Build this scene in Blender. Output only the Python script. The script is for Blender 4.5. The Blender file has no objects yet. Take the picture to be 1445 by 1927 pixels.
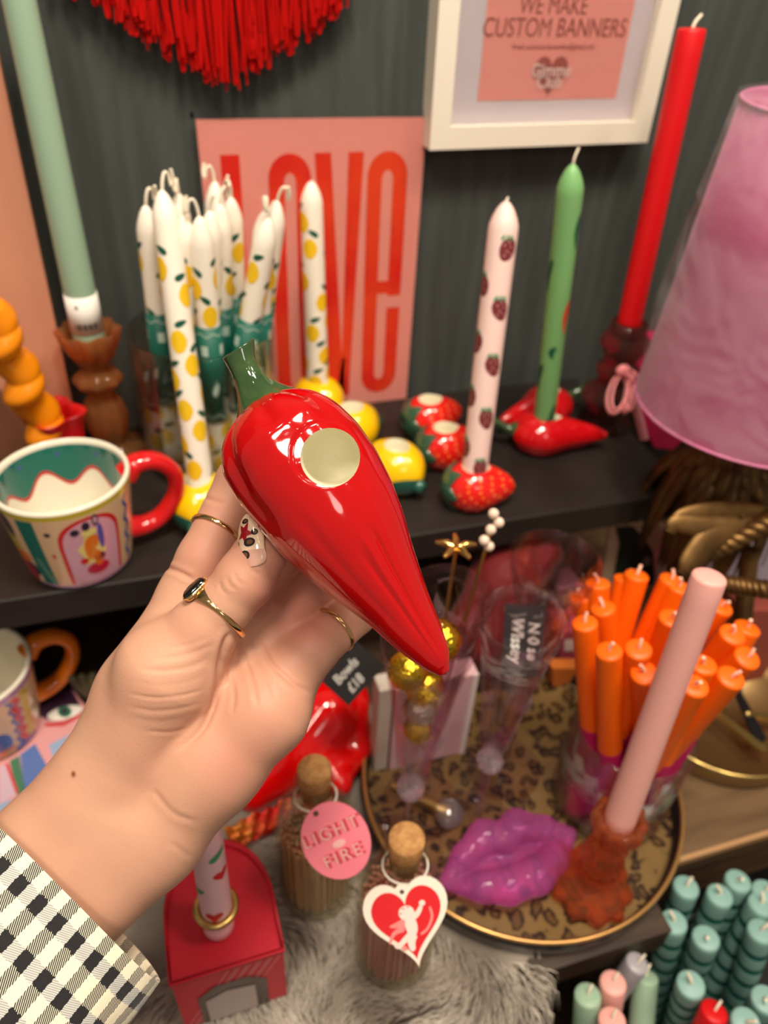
import bpy, math, random
import numpy as np
from mathutils import Vector, Matrix

C = bpy.context.scene.collection
S = bpy.context.scene
PI = math.pi
rnd = random.Random(7)

# ------------------------------------------------------------------ camera
FPX = 1400.0; CX = 722.5; CY = 963.5
def _axes(p, y, r):
    p, y, r = math.radians(p), math.radians(y), math.radians(r)
    fwd = Vector((math.sin(y)*math.cos(p), math.cos(y)*math.cos(p), -math.sin(p)))
    right = Vector((math.cos(y), -math.sin(y), 0)); up = right.cross(fwd)
    return (right*math.cos(r)+up*math.sin(r), up*math.cos(r)-right*math.sin(r), fwd)
RR, UU, FF = _axes(38.5, 18.7, 3.35)
CAM = Vector((0, 0, 0.38))
cd = bpy.data.cameras.new('camera'); co = bpy.data.objects.new('camera', cd); C.objects.link(co)
M = Matrix.Identity(4)
for i in range(3):
    M[i][0] = RR[i]; M[i][1] = UU[i]; M[i][2] = -FF[i]; M[i][3] = CAM[i]
co.matrix_world = M
cd.sensor_fit = 'VERTICAL'; cd.sensor_height = 36.0; cd.lens = FPX*36.0/1927.0
cd.clip_start = 0.01; cd.clip_end = 50
cd.dof.use_dof = True; cd.dof.focus_distance = 0.262; cd.dof.aperture_fstop = 8.5
S.camera = co

# ------------------------------------------------------------------ light
w = bpy.data.worlds.new('shop_light'); S.world = w; w.use_nodes = True
bg = w.node_tree.nodes['Background']; bg.inputs[0].default_value = (1.0, 0.84, 0.70, 1); bg.inputs[1].default_value = 0.25
def area(name, loc, target, size, power, col):
    l = bpy.data.lights.new(name, 'AREA'); l.shape = 'DISK'; l.size = size; l.energy = power; l.color = col
    o = bpy.data.objects.new(name, l); C.objects.link(o); o.location = loc
    o.rotation_euler = (Vector(target)-Vector(loc)).to_track_quat('-Z', 'Y').to_euler(); return o
area('ceiling_or_fill_light', (-0.5, -0.5, 1.9), (0.1, 0.4, 0), 0.4, 14, (1.0, 0.86, 0.70))
area('ceiling_or_fill_light', (0.9, -0.2, 1.9), (0.2, 0.4, 0), 0.35, 14, (1.0, 0.84, 0.66))
area('ceiling_or_fill_light', (0.1, -1.4, 1.3), (0.1, 0.4, 0), 0.35, 2.5, (1.0, 0.92, 0.82))  # weak frontal fill added from behind the camera, no shop fixture
area('ceiling_or_fill_light', (0.15, 0.12, 1.15), (0.15, 0.6, 0.0), 0.22, 9.5, (1.0, 0.89, 0.74))  # added wall wash to brighten the wall and shelf, no shop fixture
for i, (x, y, z, e) in enumerate([(-0.75, 0.1, 1.8, 4.0), (-0.2, -0.15, 1.9, 4.0), (0.35, -0.1, 1.8, 4.0), (0.8, 0.25, 1.7, 3.0), (-0.45, -0.35, 1.6, 3.0), (0.1, -0.45, 1.5, 3.0),
                                  (-0.5, -0.9, 1.7, 3.0), (0.25, -0.8, 1.9, 3.0), (0.9, -0.9, 1.7, 3.0)]):
    l = bpy.data.lights.new('spot_lamp', 'POINT'); l.energy = e; l.shadow_soft_size = 0.028; l.color = (1.0, 0.87, 0.70)
    o = bpy.data.objects.new('spot_lamp', l); C.objects.link(o); o.location = (x, y, z)
S.view_settings.view_transform = 'Standard'; S.view_settings.look = 'None'
S.view_settings.exposure = 0.0; S.view_settings.gamma = 1.0; S.view_settings.use_curve_mapping = False

# ------------------------------------------------------------------ pixel rays (surveying helpers)
def ray(x, y): return FF + RR*((x-CX)/FPX) - UU*((y-CY)/FPX)
def atz(x, y, z):
    d = ray(x, y); return CAM + d*((z-CAM.z)/d.z)
def aty(x, y, Y):
    d = ray(x, y); return CAM + d*((Y-CAM.y)/d.y)
def atd(x, y, t): return CAM + ray(x, y)*t
def reach(base, x, y, L):
    """point on the ray of pixel x,y lying a length L from base (a stick standing at base)"""
    d = ray(x, y); o = CAM-base
    a = d.dot(d); b = 2*o.dot(d); c = o.dot(o)-L*L; D = b*b-4*a*c
    if D < 0: t = -b/(2*a); p = CAM+d*t; return base+(p-base).normalized()*L
    t1 = (-b-math.sqrt(D))/(2*a); t2 = (-b+math.sqrt(D))/(2*a)
    p1 = CAM+d*t1; p2 = CAM+d*t2
    return max((p1, p2), key=lambda p: p.z)

# ------------------------------------------------------------------ materials
_m = {}
def lin(c):
    return tuple(((v/255)/12.92 if v/255 <= .04045 else ((v/255+.055)/1.055)**2.4) for v in c)
def mat(name, rgb, rough=0.5, metal=0.0, trans=0.0, coat=0.0, sss=0.0, sssr=0.01, spec=0.5, ior=1.45, bump=None, vary=None, sheen=0, alpha=1, emit=None):
    if name in _m: return _m[name]
    m = bpy.data.materials.new(name); m.use_nodes = True; nt = m.node_tree
    b = nt.nodes['Principled BSDF']; c = lin(rgb)
    b.inputs['Base Color'].default_value = (*c, 1); b.inputs['Roughness'].default_value = rough
    b.inputs['Metallic'].default_value = metal; b.inputs['Transmission Weight'].default_value = trans
    b.inputs['Coat Weight'].default_value = coat; b.inputs['Coat Roughness'].default_value = 0.03
    b.inputs['IOR'].default_value = ior; b.inputs['Specular IOR Level'].default_value = spec
    b.inputs['Sheen Weight'].default_value = sheen; b.inputs['Alpha'].default_value = alpha
    if sss:
        b.inputs['Subsurface Weight'].default_value = sss; b.inputs['Subsurface Scale'].default_value = sssr
        b.inputs['Subsurface Radius'].default_value = (1, .4, .25)
    tc = nt.nodes.new('ShaderNodeTexCoord')
    if bump:
        n = nt.nodes.new('ShaderNodeTexNoise'); n.inputs['Scale'].default_value = bump[0]; n.inputs['Detail'].default_value = 4
        bp = nt.nodes.new('ShaderNodeBump'); bp.inputs['Strength'].default_value = bump[1]; bp.inputs['Distance'].default_value = bump[2]
        mp = nt.nodes.new('ShaderNodeMapping'); mp.inputs['Scale'].default_value = bump[3] if len(bump) > 3 else (1, 1, 1)
        nt.links.new(tc.outputs['Object'], mp.inputs[0]); nt.links.new(mp.outputs[0], n.inputs['Vector'])
        nt.links.new(n.outputs['Fac'], bp.inputs['Height']); nt.links.new(bp.outputs[0], b.inputs['Normal'])
    if vary:
        n = nt.nodes.new('ShaderNodeTexNoise'); n.inputs['Scale'].default_value = vary[1]; n.inputs['Detail'].default_value = 3
        mp = nt.nodes.new('ShaderNodeMapping'); mp.inputs['Scale'].default_value = vary[2] if len(vary) > 2 else (1, 1, 1)
        cr = nt.nodes.new('ShaderNodeValToRGB'); cr.color_ramp.elements[0].position = .38; cr.color_ramp.elements[1].position = .62
        cr.color_ramp.elements[0].color = (*c, 1); cr.color_ramp.elements[1].color = (*lin(vary[0]), 1)
        nt.links.new(tc.outputs['Object'], mp.inputs[0]); nt.links.new(mp.outputs[0], n.inputs['Vector'])
        nt.links.new(n.outputs['Fac'], cr.inputs[0]); nt.links.new(cr.outputs[0], b.inputs['Base Color'])
    _m[name] = m; return m
def wax(name, rgb): return mat(name, rgb, rough=.42, sss=.12, sssr=.003)
def glaze(name, rgb, **k): return mat(name, rgb, rough=.09, coat=.6, **k)
def glass(name, rgb, rough=0.02, clear=.5, ior=1.45, trans=1.0):
    if name in _m: return _m[name]
    m = mat(name, rgb, rough=rough, trans=trans, ior=ior); nt = m.node_tree
    t = nt.nodes.new('ShaderNodeBsdfTransparent'); t.inputs[0].default_value = (*lin(rgb), 1)
    x = nt.nodes.new('ShaderNodeMixShader'); x.inputs[0].default_value = clear
    nt.links.new(nt.nodes['Principled BSDF'].outputs[0], x.inputs[1]); nt.links.new(t.outputs[0], x.inputs[2])
    nt.links.new(x.outputs[0], nt.nodes['Material Output'].inputs[0]); return m

CREAM = glaze('cream_glaze', (238, 232, 205))
RED = glaze('red_glaze', (176, 4, 7))
REDD = glaze('red_glaze_shelf', (205, 14, 22))
GREEN = glaze('green_glaze', (62, 86, 48), vary=((44, 70, 38), 90))
YEL = glaze('yellow_glaze', (250, 200, 8), bump=(400, .15, .002))
TEALG = glaze('teal_leaf_glaze', (38, 92, 78))
LEAFG = glaze('leaf_green_glaze', (52, 88, 66))
STRAW = glaze('strawberry_glaze', (226, 32, 26))
SEED = glaze('seed_orange', (246, 132, 60))
WHITEW = wax('white_wax', (246, 238, 222))
WICK = mat('wick_cotton', (238, 228, 205), .8)
LEMON = wax('lemon_print', (246, 196, 30))
LEAFP = wax('leaf_print', (20, 84, 62))
GOLD = mat('gold_metal', (232, 190, 110), .16, metal=1)
GOLD2 = mat('brass_yellow', (214, 182, 112), .3, metal=1)
GOLDR = mat('ring_gold', (226, 186, 128), .14, metal=1)
CLEAR = glass('clear_glass', (248, 250, 248), clear=.62)
BLACK = mat('black_matt', (26, 24, 24), .5)
WHITEP = mat('white_paper', (240, 236, 228), .6)
PINKP = mat('pink_paper', (244, 168, 160), .55)
SILV = mat('silver_beads', (225, 220, 215), .12, metal=1)

# ------------------------------------------------------------------ mesh builder
class MB:
    def __init__(s): s.v = []; s.f = []; s.m = []; s.sm = []
    def add(s, vs, fs, m=0, smooth=True):
        o = len(s.v); s.v.extend([tuple(v) for v in vs])
        for f in fs: s.f.append(tuple(i+o for i in f)); s.m.append(m); s.sm.append(smooth)
        return o
    def grid(s, P, m=0, closeu=False, closev=False, smooth=True, flip=False):
        """P[i][j] points"""
        nu = len(P); nv = len(P[0]); vs = [p for r in P for p in r]; fs = []
        for i in range(nu if closeu else nu-1):
            for j in range(nv if closev else nv-1):
                a = i*nv+j; b = ((i+1) % nu)*nv+j; c = ((i+1) % nu)*nv+(j+1) % nv; d = i*nv+(j+1) % nv
                fs.append((a, d, c, b) if flip else (a, b, c, d))
        return s.add(vs, fs, m, smooth)
    def lathe(s, prof, n=32, m=0, mod=None, org=(0, 0, 0), smooth=True, ms=None):
        """profile [(r,z)] about z; mod(phi,z,r)->r ; ms = material per profile segment"""
        P = []
        for (r, z) in prof:
            row = []
            for k in range(n):
                a = 2*PI*k/n; rr = r if mod is None else mod(a, z, r)
                row.append((org[0]+rr*math.cos(a), org[1]+rr*math.sin(a), org[2]+z))
            P.append(row)
        if ms is None: s.grid(P, m, closev=True, smooth=smooth, flip=True)
        else:
            for i in range(len(P)-1): s.grid(P[i:i+2], ms[i], closev=True, smooth=smooth, flip=True)
    def tube(s, path, rad, n=10, m=0, closed=False, caps=True, flat=None, up=None):
        P = [Vector(p) for p in path]; N = len(P); R = rad if hasattr(rad, '__len__') else [rad]*N
        T = []
        for i in range(N):
            if closed: t = P[(i+1) % N]-P[i-1]
            else: t = P[min(i+1, N-1)]-P[max(i-1, 0)]
            T.append(t.normalized() if t.length > 1e-9 else Vector((0, 0, 1)))
        a = Vector(up) if up else (Vector((0, 0, 1)) if abs(T[0].z) < .9 else Vector((1, 0, 0)))
        u = (a-T[0]*a.dot(T[0])).normalized(); rows = []
        for i in range(N):
            u = (u-T[i]*u.dot(T[i])).normalized(); v = T[i].cross(u)
            fl = flat if flat else 1.0
            rows.append([tuple(P[i]+u*(R[i]*math.cos(2*PI*k/n))+v*(R[i]*fl*math.sin(2*PI*k/n))) for k in range(n)])
        o = s.grid(rows, m, closeu=closed, closev=True, flip=True)
        if not closed and caps:
            s.add(rows[0], [tuple(range(n))], m); s.add(rows[-1], [tuple(range(n-1, -1, -1))], m)
    def sphere(s, c, r, m=0, nu=16, nv=12, sc=(1, 1, 1), smooth=True):
        P = [[(c[0]+r*sc[0]*math.sin(PI*i/nv)*math.cos(2*PI*j/nu), c[1]+r*sc[1]*math.sin(PI*i/nv)*math.sin(2*PI*j/nu), c[2]+r*sc[2]*math.cos(PI*i/nv)) for j in range(nu)] for i in range(nv+1)]
        s.grid(P, m, closev=True, smooth=smooth)
    def box(s, lo, hi, m=0, bev=0.0):
        x0, y0, z0 = lo; x1, y1, z1 = hi; b = bev
        if b <= 0:
            vs = [(x0, y0, z0), (x1, y0, z0), (x1, y1, z0), (x0, y1, z0), (x0, y0, z1), (x1, y0, z1), (x1, y1, z1), (x0, y1, z1)]
            s.add(vs, [(0, 3, 2, 1), (4, 5, 6, 7), (0, 1, 5, 4), (1, 2, 6, 5), (2, 3, 7, 6), (3, 0, 4, 7)], m, False); return
        vs = []; fs = []
        for z, k in ((z0, 1), (z0+b, 0), (z1-b, 0), (z1, 1)):
            q = b*k
            vs += [(x0+b, y0+q, z), (x1-b, y0+q, z), (x1-q, y0+b, z), (x1-q, y1-b, z), (x1-b, y1-q, z), (x0+b, y1-q, z), (x0+q, y1-b, z), (x0+q, y0+b, z)]
        for l in range(3):
            for k in range(8):
                a = l*8+k; c = l*8+(k+1) % 8; fs.append((a, c, c+8, a+8))
        fs.append(tuple(range(7, -1, -1))); fs.append(tuple(range(24, 32)))
        s.add(vs, fs, m, False)
    def prism(s, out, h, m=0, ms=None, org=(0, 0, 0), ax=((1, 0, 0), (0, 1, 0), (0, 0, 1))):
        """outline [(u,v)] extruded along third axis by h"""
        A = [Vector(a) for a in ax]; O = Vector(org); n = len(out)
        lo = [O+A[0]*u+A[1]*v for u, v in out]; hi = [p+A[2]*h for p in lo]
        ms = m if ms is None else ms
        s.add(lo, [tuple(range(n-1, -1, -1))], m, False); s.add(hi, [tuple(range(n))], m, False)
        s.add(lo+hi, [(i, (i+1) % n, n+(i+1) % n, n+i) for i in range(n)], ms, False)
    def decal(s, fn, out, m, rings=3):
        """star-shaped outline [(u,v)] laid on the surface fn(u,v)"""
        ext = [max(p[i] for p in out)-min(p[i] for p in out) for i in (0, 1)]; full = []
        for i, p in enumerate(out):
            q = out[(i+1) % len(out)]; k = 1 if max(abs(q[0]-p[0])/(ext[0]+1e-9), abs(q[1]-p[1])/(ext[1]+1e-9)) < .3 else 5
            full += [(p[0]+(q[0]-p[0])*j/k, p[1]+(q[1]-p[1])*j/k) for j in range(k)]
        out = full
        cu = sum(p[0] for p in out)/len(out); cv = sum(p[1] for p in out)/len(out)
        P = [[fn(cu+(u-cu)*t, cv+(v-cv)*t) for u, v in out] for t in [(.001+k)/rings if k else .001 for k in range(rings+1)]]
        s.grid(P, m, closev=True)
    def strip(s, fn, a, b, m, n=24):
        """band between curves a(t),b(t) -> (u,v)"""
        rows = []
        for i in range(n+1):
            p = a(i/n); q = b(i/n); rows.append([fn(p[0]+(q[0]-p[0])*j/4, p[1]+(q[1]-p[1])*j/4) for j in range(5)])
        s.grid(rows, m)

def build(name, mb, mats, parent=None, recalc=False):
    me = bpy.data.meshes.new(name); me.from_pydata(mb.v, [], mb.f); 
    for m in (mats if isinstance(mats, (list, tuple)) else [mats]): me.materials.append(m)
    me.polygons.foreach_set('material_index', mb.m); me.polygons.foreach_set('use_smooth', mb.sm)
    me.update()
    if recalc:
        import bmesh
        bm = bmesh.new(); bm.from_mesh(me); bmesh.ops.remove_doubles(bm, verts=bm.verts, dist=1e-6)
        bmesh.ops.recalc_face_normals(bm, faces=bm.faces); bm.to_mesh(me); bm.free()
    o = bpy.data.objects.new(name, me); C.objects.link(o)
    if parent: o.parent = parent
    return o
def thing(name, label, cat, loc=(0, 0, 0), rot=None, group=None):
    o = bpy.data.objects.new(name, None); C.objects.link(o); o.empty_display_size = .01
    o.location = loc
    if rot is not None:
        o.rotation_mode = 'QUATERNION'; o.rotation_quaternion = rot
    o['label'] = label; o['category'] = cat
    if group: o['group'] = group
    return o
def tag(o, label, cat, group=None, kind=None):
    o['label'] = label; o['category'] = cat
    if group: o['group'] = group
    if kind: o['kind'] = kind
    return o
def struct(o): o['kind'] = 'structure'; return o
def dup(root, loc, rot, label, group=None):
    r = root.copy(); C.objects.link(r); r.location = loc
    if rot is not None: r.rotation_mode = 'QUATERNION'; r.rotation_quaternion = rot
    r['label'] = label
    if group: r['group'] = group
    for ch in [c for c in bpy.data.objects if c.parent == root]:
        c = ch.copy(); C.objects.link(c); c.parent = r
        for g in [k for k in bpy.data.objects if k.parent == ch]:
            d = g.copy(); C.objects.link(d); d.parent = c
    return r
def lean(a, b, spin=0.0):
    q = Vector((0, 0, 1)).rotation_difference(Vector(b)-Vector(a))
    from mathutils import Quaternion
    return q @ Quaternion((0, 0, 1), spin)
def rotz(a):
    from mathutils import Quaternion
    return Quaternion((0, 0, 1), a)
def text_part(name, txt, size, m, parent, loc, ex, ey, bold=0.0, sx=1.0, align='CENTER', shear=0.0, depth=0.0002, space=1.0):
    """flat lettering: ex = reading direction, ey = letter up"""
    cu = bpy.data.curves.new(name, 'FONT'); cu.body = txt; cu.size = size; cu.align_x = align; cu.align_y = 'CENTER'
    cu.offset = bold; cu.extrude = depth; cu.shear = shear; cu.space_character = space; cu.resolution_u = 4
    t = bpy.data.objects.new(name, cu); C.objects.link(t)
    me = bpy.data.meshes.new_from_object(t.evaluated_get(bpy.context.evaluated_depsgraph_get()))
    bpy.data.objects.remove(t)
    me.name = name; me.materials.clear(); me.materials.append(m)
    ex = Vector(ex).normalized(); ey = Vector(ey); ey = (ey-ex*ey.dot(ex)).normalized(); ez = ex.cross(ey)
    MM = Matrix.Identity(4)
    for i in range(3): MM[i][0] = ex[i]*sx; MM[i][1] = ey[i]; MM[i][2] = ez[i]; MM[i][3] = loc[i]
    me.transform(MM)
    o = bpy.data.objects.new(name, me); C.objects.link(o)
    if parent: o.parent = parent
    return o

def untangle(feet, tops, r, cen=None, Rf=None, zr=None, Rr=None, it=60, hold=0.0):
    """nudge a sheaf of sticks until they no longer pass through each other or the jar wall"""
    F_ = [np.array(p, float) for p in feet]; T_ = [np.array(p, float) for p in tops]; n = len(F_)
    for _ in range(it):
        for i in range(n):
            for j in range(i+1, n):
                best = None
                for a in np.linspace(0, 1, 21):
                    p = F_[i]+(T_[i]-F_[i])*a; v = T_[j]-F_[j]; b = float(np.clip(((p-F_[j])@v)/(v@v), 0, 1)); q = F_[j]+v*b; dd = np.linalg.norm(p-q)
                    if best is None or dd < best[0]: best = (dd, a, b, p-q)
                dd, a, b, v = best
                if dd < 2*r:
                    v = v.copy(); v[2] *= .2
                    if np.linalg.norm(v) < 1e-5: v = np.array((math.cos(i*2.4), math.sin(i*2.4), 0))
                    v = v/np.linalg.norm(v)*(2*r-dd)*.5
                    F_[i] += v*(1-a); T_[i] += v*a*hold; F_[j] -= v*(1-b); T_[j] -= v*b*hold
        for i in range(n):
            F_[i][2] = feet[i][2]
            if cen is not None:
                for z_, R_ in ((F_[i][2], Rf), (zr, Rr)):
                    t = (z_-F_[i][2])/(T_[i][2]-F_[i][2]); p = F_[i]+(T_[i]-F_[i])*t; h = p[:2]-np.array(cen[:2]); L_ = np.linalg.norm(h)
                    if L_ > R_: F_[i][:2] -= h/L_*(L_-R_)/(1-t if t < .8 else .5)
    return [Vector(p) for p in F_], [Vector(p) for p in T_]

# ------------------------------------------------------------------ implicit surfaces (bodies, soft ceramics)
def sdf_mesh(prims, lo, hi, h, k, cut=()):
    """prims: (ax,ay,az,ra,bx,by,bz,rb[,k]) round cones in cm blended by smooth union -> verts, quads"""
    n = [int(math.ceil((hi[i]-lo[i])/h))+1 for i in range(3)]
    F = np.full(n, 9.0, np.float32)
    ax = [lo[i]+h*np.arange(n[i], dtype=np.float32) for i in range(3)]
    def seg(X, Y, Z, p):
        a = np.array(p[0:3]); ra = p[3]; b = np.array(p[4:7]); rb = p[7]; ab = b-a; L2 = float(ab@ab)+1e-9
        t = np.clip(((X-a[0])*ab[0]+(Y-a[1])*ab[1]+(Z-a[2])*ab[2])/L2, 0, 1)
        return np.sqrt((X-a[0]-t*ab[0])**2+(Y-a[1]-t*ab[1])**2+(Z-a[2]-t*ab[2])**2)-(ra+t*(rb-ra))
    for p in list(prims)+list(cut):
        kk = p[8] if len(p) > 8 else k
        mg = max(p[3], p[7])+kk*1.5+2*h; sl = []
        for i in range(3):
            a0 = min(p[i], p[4+i])-mg; a1 = max(p[i], p[4+i])+mg
            i0 = max(0, int((a0-lo[i])/h)); i1 = min(n[i], int((a1-lo[i])/h)+2); sl.append(slice(i0, max(i0, i1)))
        X = ax[0][sl[0]][:, None, None]; Y = ax[1][sl[1]][None, :, None]; Z = ax[2][sl[2]][None, None, :]
        d = seg(X, Y, Z, p); f = F[tuple(sl)]
        if p in cut:
            hh = np.clip(.5-.5*(f+d)/kk, 0, 1); F[tuple(sl)] = f*(1-hh)+(-d)*hh+kk*hh*(1-hh)
        else:
            hh = np.clip(.5+.5*(f-d)/kk, 0, 1); F[tuple(sl)] = f*(1-hh)+d*hh-kk*hh*(1-hh)
    s = F < 0
    c8 = [s[i:n[0]-1+i, j:n[1]-1+j, l:n[2]-1+l] for i in (0, 1) for j in (0, 1) for l in (0, 1)]
    cnt = sum(c.astype(np.int8) for c in c8); act = (cnt > 0) & (cnt < 8)
    I, J, K = np.nonzero(act); N = len(I); acc = np.zeros((N, 3)); num = np.zeros(N)
    cor = [(i, j, l) for i in (0, 1) for j in (0, 1) for l in (0, 1)]
    V = {c: F[I+c[0], J+c[1], K+c[2]] for c in cor}
    for c in cor:
        for axx in range(3):
            if c[axx] == 0:
                d = list(c); d[axx] = 1; d = tuple(d); f0 = V[c]; f1 = V[d]; x = (f0 < 0) != (f1 < 0)
                t = np.where(x, f0/np.where(x, f0-f1, 1), 0)
                p = np.tile(np.array(c, float), (N, 1)); p[:, axx] += t
                acc[x] += p[x]; num[x] += 1
    P = acc/num[:, None]+np.stack([I, J, K], 1); P = P*h+np.array(lo)
    idx = -np.ones(act.shape, np.int64); idx[I, J, K] = np.arange(N)
    Q = []
    for axx in range(3):
        o1, o2 = [(1, 2), (2, 0), (0, 1)][axx]
        a = [slice(1, -1)]*3; a[axx] = slice(0, n[axx]-1); b = list(a); b[axx] = slice(1, n[axx])
        a2 = s[tuple(a)]; b2 = s[tuple(b)]; ii = np.stack(np.nonzero(a2 != b2), 1)
        if not len(ii): continue
        sgn = a2[tuple(ii.T)]
        g = ii.copy(); 
        for q in range(3):
            if q != axx: g[:, q] += 1
        def cell(d1, d2):
            c = g.copy(); c[:, o1] -= d1; c[:, o2] -= d2; return idx[tuple(c.T)]
        q = np.stack([cell(1, 1), cell(0, 1), cell(0, 0), cell(1, 0)], 1)
        q[~sgn] = q[~sgn][:, ::-1]; Q.append(q)
    return P, np.concatenate(Q)
def relax(P, Q, it=2, lam=.5):
    E = np.concatenate([Q[:, [0, 1]], Q[:, [1, 2]], Q[:, [2, 3]], Q[:, [3, 0]]]); E = np.concatenate([E, E[:, ::-1]])
    deg = np.bincount(E[:, 0], minlength=len(P))[:, None].clip(1)
    for _ in range(it):
        A = np.stack([np.bincount(E[:, 0], P[E[:, 1], i], minlength=len(P)) for i in range(3)], 1)/deg
        P = P*(1-lam)+A*lam
    return P
def vnormals(P, Q):
    n = np.cross(P[Q[:, 2]]-P[Q[:, 0]], P[Q[:, 3]]-P[Q[:, 1]]); N = np.zeros_like(P)
    for k in range(4):
        for i in range(3): N[:, i] += np.bincount(Q[:, k], n[:, i], minlength=len(P))
    return N/np.linalg.norm(N, axis=1, keepdims=True).clip(1e-9)
def npmesh(name, P, Q, mats, parent=None):
    me = bpy.data.meshes.new(name); me.from_pydata(P.tolist(), [], Q.tolist())
    for m in (mats if isinstance(mats, (list, tuple)) else [mats]): me.materials.append(m)
    me.polygons.foreach_set('use_smooth', [True]*len(me.polygons)); me.update()
    o = bpy.data.objects.new(name, me); C.objects.link(o)
    if parent: o.parent = parent
    return o
RRn = np.array(RR); UUn = np.array(UU); FFn = np.array(FF); CAMn = np.array(CAM)
def cam2w(P):  # P in cm: x right, y up, z = distance along view
    P = np.asarray(P)*.01
    return CAMn+P[..., 0:1]*RRn+P[..., 1:2]*UUn+P[..., 2:3]*FFn
def pc(x, y, d): return ((x-CX)/FPX*d, -(y-CY)/FPX*d, d)      # d in cm
def pw(x, y, d): return CAM+ray(x, y)*(d*.01)

# ================================================================== SETTING
wallm = mat('charcoal_wall_paint', (74, 79, 75), .62, spec=.25, bump=(60, .5, .002, (3, 1, .15)), vary=((65, 69, 66), 22, (4, 1, .3)))
mb = MB(); mb.box((-1.6, .63, -1.0), (1.8, .68, 1.2)); struct(build('wall_back', mb, wallm))
floorm = mat('dark_floor_boards', (46, 38, 32), .5, vary=((30, 25, 22), 8))
mb = MB(); mb.box((-1.6, -2.2, -1.04), (1.8, .63, -1.0)); struct(build('floor', mb, floorm))

shelfm = mat('black_shelf_paint', (36, 31, 29), .42, bump=(90, .25, .001), vary=((42, 37, 34), 14), spec=.35)
mb = MB(); mb.box((-.9, .419, -.028), (.424, .629, 0), bev=.0012)
tag(build('wall_shelf', mb, shelfm), 'black painted board shelf on the charcoal wall holding mug, jar and fruit shaped holders', 'shelf')

tablem = mat('dark_table_wood', (70, 52, 38), .45, vary=((50, 36, 27), 12, (1, 8, 8)))
mb = MB()
mb.box((-.9, .155, -.21), (.29, .62, -.18)); o = build('display_table', mb, tablem)
tag(o, 'dark wooden display table under the shelf, carrying tray, fur and bottles', 'table')
for x, y in ((-.88, .175), (-.88, .6), (.27, .175), (.27, .6)):
    mb = MB(); mb.box((x-.02, y-.015, -1.0), (x+.02, y+.015, -.21)); build('leg', mb, tablem, o)
walnut = mat('walnut_top', (112, 88, 62), .38, vary=((92, 70, 48), 9, (1, 7, 7)))
edge = mat('pale_edge_trim', (176, 136, 94), .4)
o = thing('side_table', 'brown wooden side table with pale front edge under the brass dish', 'table', (.3, .2, -.178))
mb = MB(); mb.box((0, 0, -.03), (.9, .425, 0)); build('table_top', mb, walnut, o)
mb = MB(); mb.box((0, -.004, -.006), (.9, -.0002, .001)); build('edge_trim', mb, edge, o)
mb = MB(); mb.box((0, .012, -.12), (.9, .03, -.0305)); build('apron', mb, walnut, o)
for x, y in ((.02, .012), (.86, .012), (.02, .38), (.86, .38)):
    mb = MB(); mb.box((x-.015, y, -.822), (x+.015, y+.03, -.1205)); build('leg', mb, walnut, o)

# ================================================================== HELD CHILI
A2 = np.array([838., 1270.]); B2 = np.array([500., 752.]); LL = np.linalg.norm(B2-A2); ed = (B2-A2)/LL; en = np.array([-ed[1], ed[0]])
if en[0] < 0: en = -en
sR = [0, 6, 38, 85, 148, 225, 300, 360, 426, 490, 545, 583, 603, 618, 626]; vR = [2, 14, 33, 45, 58, 78, 101, 115, 123, 121, 108, 85, 63, 35, 0]
sL = [0, 6, 30, 82, 159, 237, 333, 374, 430, 480, 542, 585, 612, 622, 626]; vL = [-2, -13, -28, -48, -69, -98, -129, -137, -142, -147, -144, -121, -82, -48, -4]
D0 = 27.0; PXC = FPX/D0
def sm_interp(x, xs, ys):
    # monotone-ish smooth interpolation (average of linear samples)
    r = 0
    for d, wgt in ((-14, .15), (-7, .22), (0, .26), (7, .22), (14, .15)): r = r+wgt*np.interp(np.clip(x+d, 0, 626), xs, ys)
    e = np.clip(np.minimum(x, 626-x)/20., 0, 1)
    return r*e+np.interp(x, xs, ys)*(1-e)
NS, NP = 300, 360
tt = np.linspace(0, 1, NS); ss = 626*(.5-.5*np.cos(PI*tt))
rR = sm_interp(ss, sR, vR); rL = sm_interp(ss, sL, vL); wdt = (rR-rL)/2; cen = (rR+rL)/2
ph = np.linspace(0, 2*PI, NP, endpoint=False)
SS, PH = np.meshgrid(ss, ph, indexing='ij'); Wd = wdt[:, None]; Ce = cen[:, None]
cosx = np.cos(PH); sinx = np.sin(PH)
G = np.ones_like(SS)
def grv(c0, sig, s0, s1, amp, front=True):
    """groove along the fruit at cos(phi)=c0 on the camera side, between stations s0..s1"""
    global G
    fade = np.clip((SS-s0)/60, 0, 1)*np.clip((s1-SS)/60, 0, 1); fade = fade*fade*(3-2*fade)
    side = (sinx > 0) if front else (sinx < 0)
    dphi = np.abs(np.arccos(np.clip(cosx, -1, 1))-math.acos(c0))
    G = G-amp*fade*np.exp(-(dphi/sig)**2)*side
topf = np.clip((SS-470)/130, 0, 1)
for c0, a in ((.10, .10), (.78, .08), (-.72, .09)): 
    dphi = np.abs(np.arccos(np.clip(cosx, -1, 1))-math.acos(c0)); G = G-a*topf*np.exp(-(dphi/.17)**2)*(sinx > 0)
for c0 in (-.8, 0, .8):
    dphi = np.abs(np.arccos(np.clip(cosx, -1, 1))-math.acos(c0)); G = G-.09*topf*np.exp(-(dphi/.22)**2)*(sinx < 0)
grv(-.78, .14, 380, 700, .045)
grv(.42, .05, 30, 330, .06); grv(.22, .05, 10, 330, -.03); grv(.08, .06, 60, 300, .035); grv(.6, .06, 40, 380, -.02)
grv(-.35, .10, 90, 420, .018)
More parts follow.
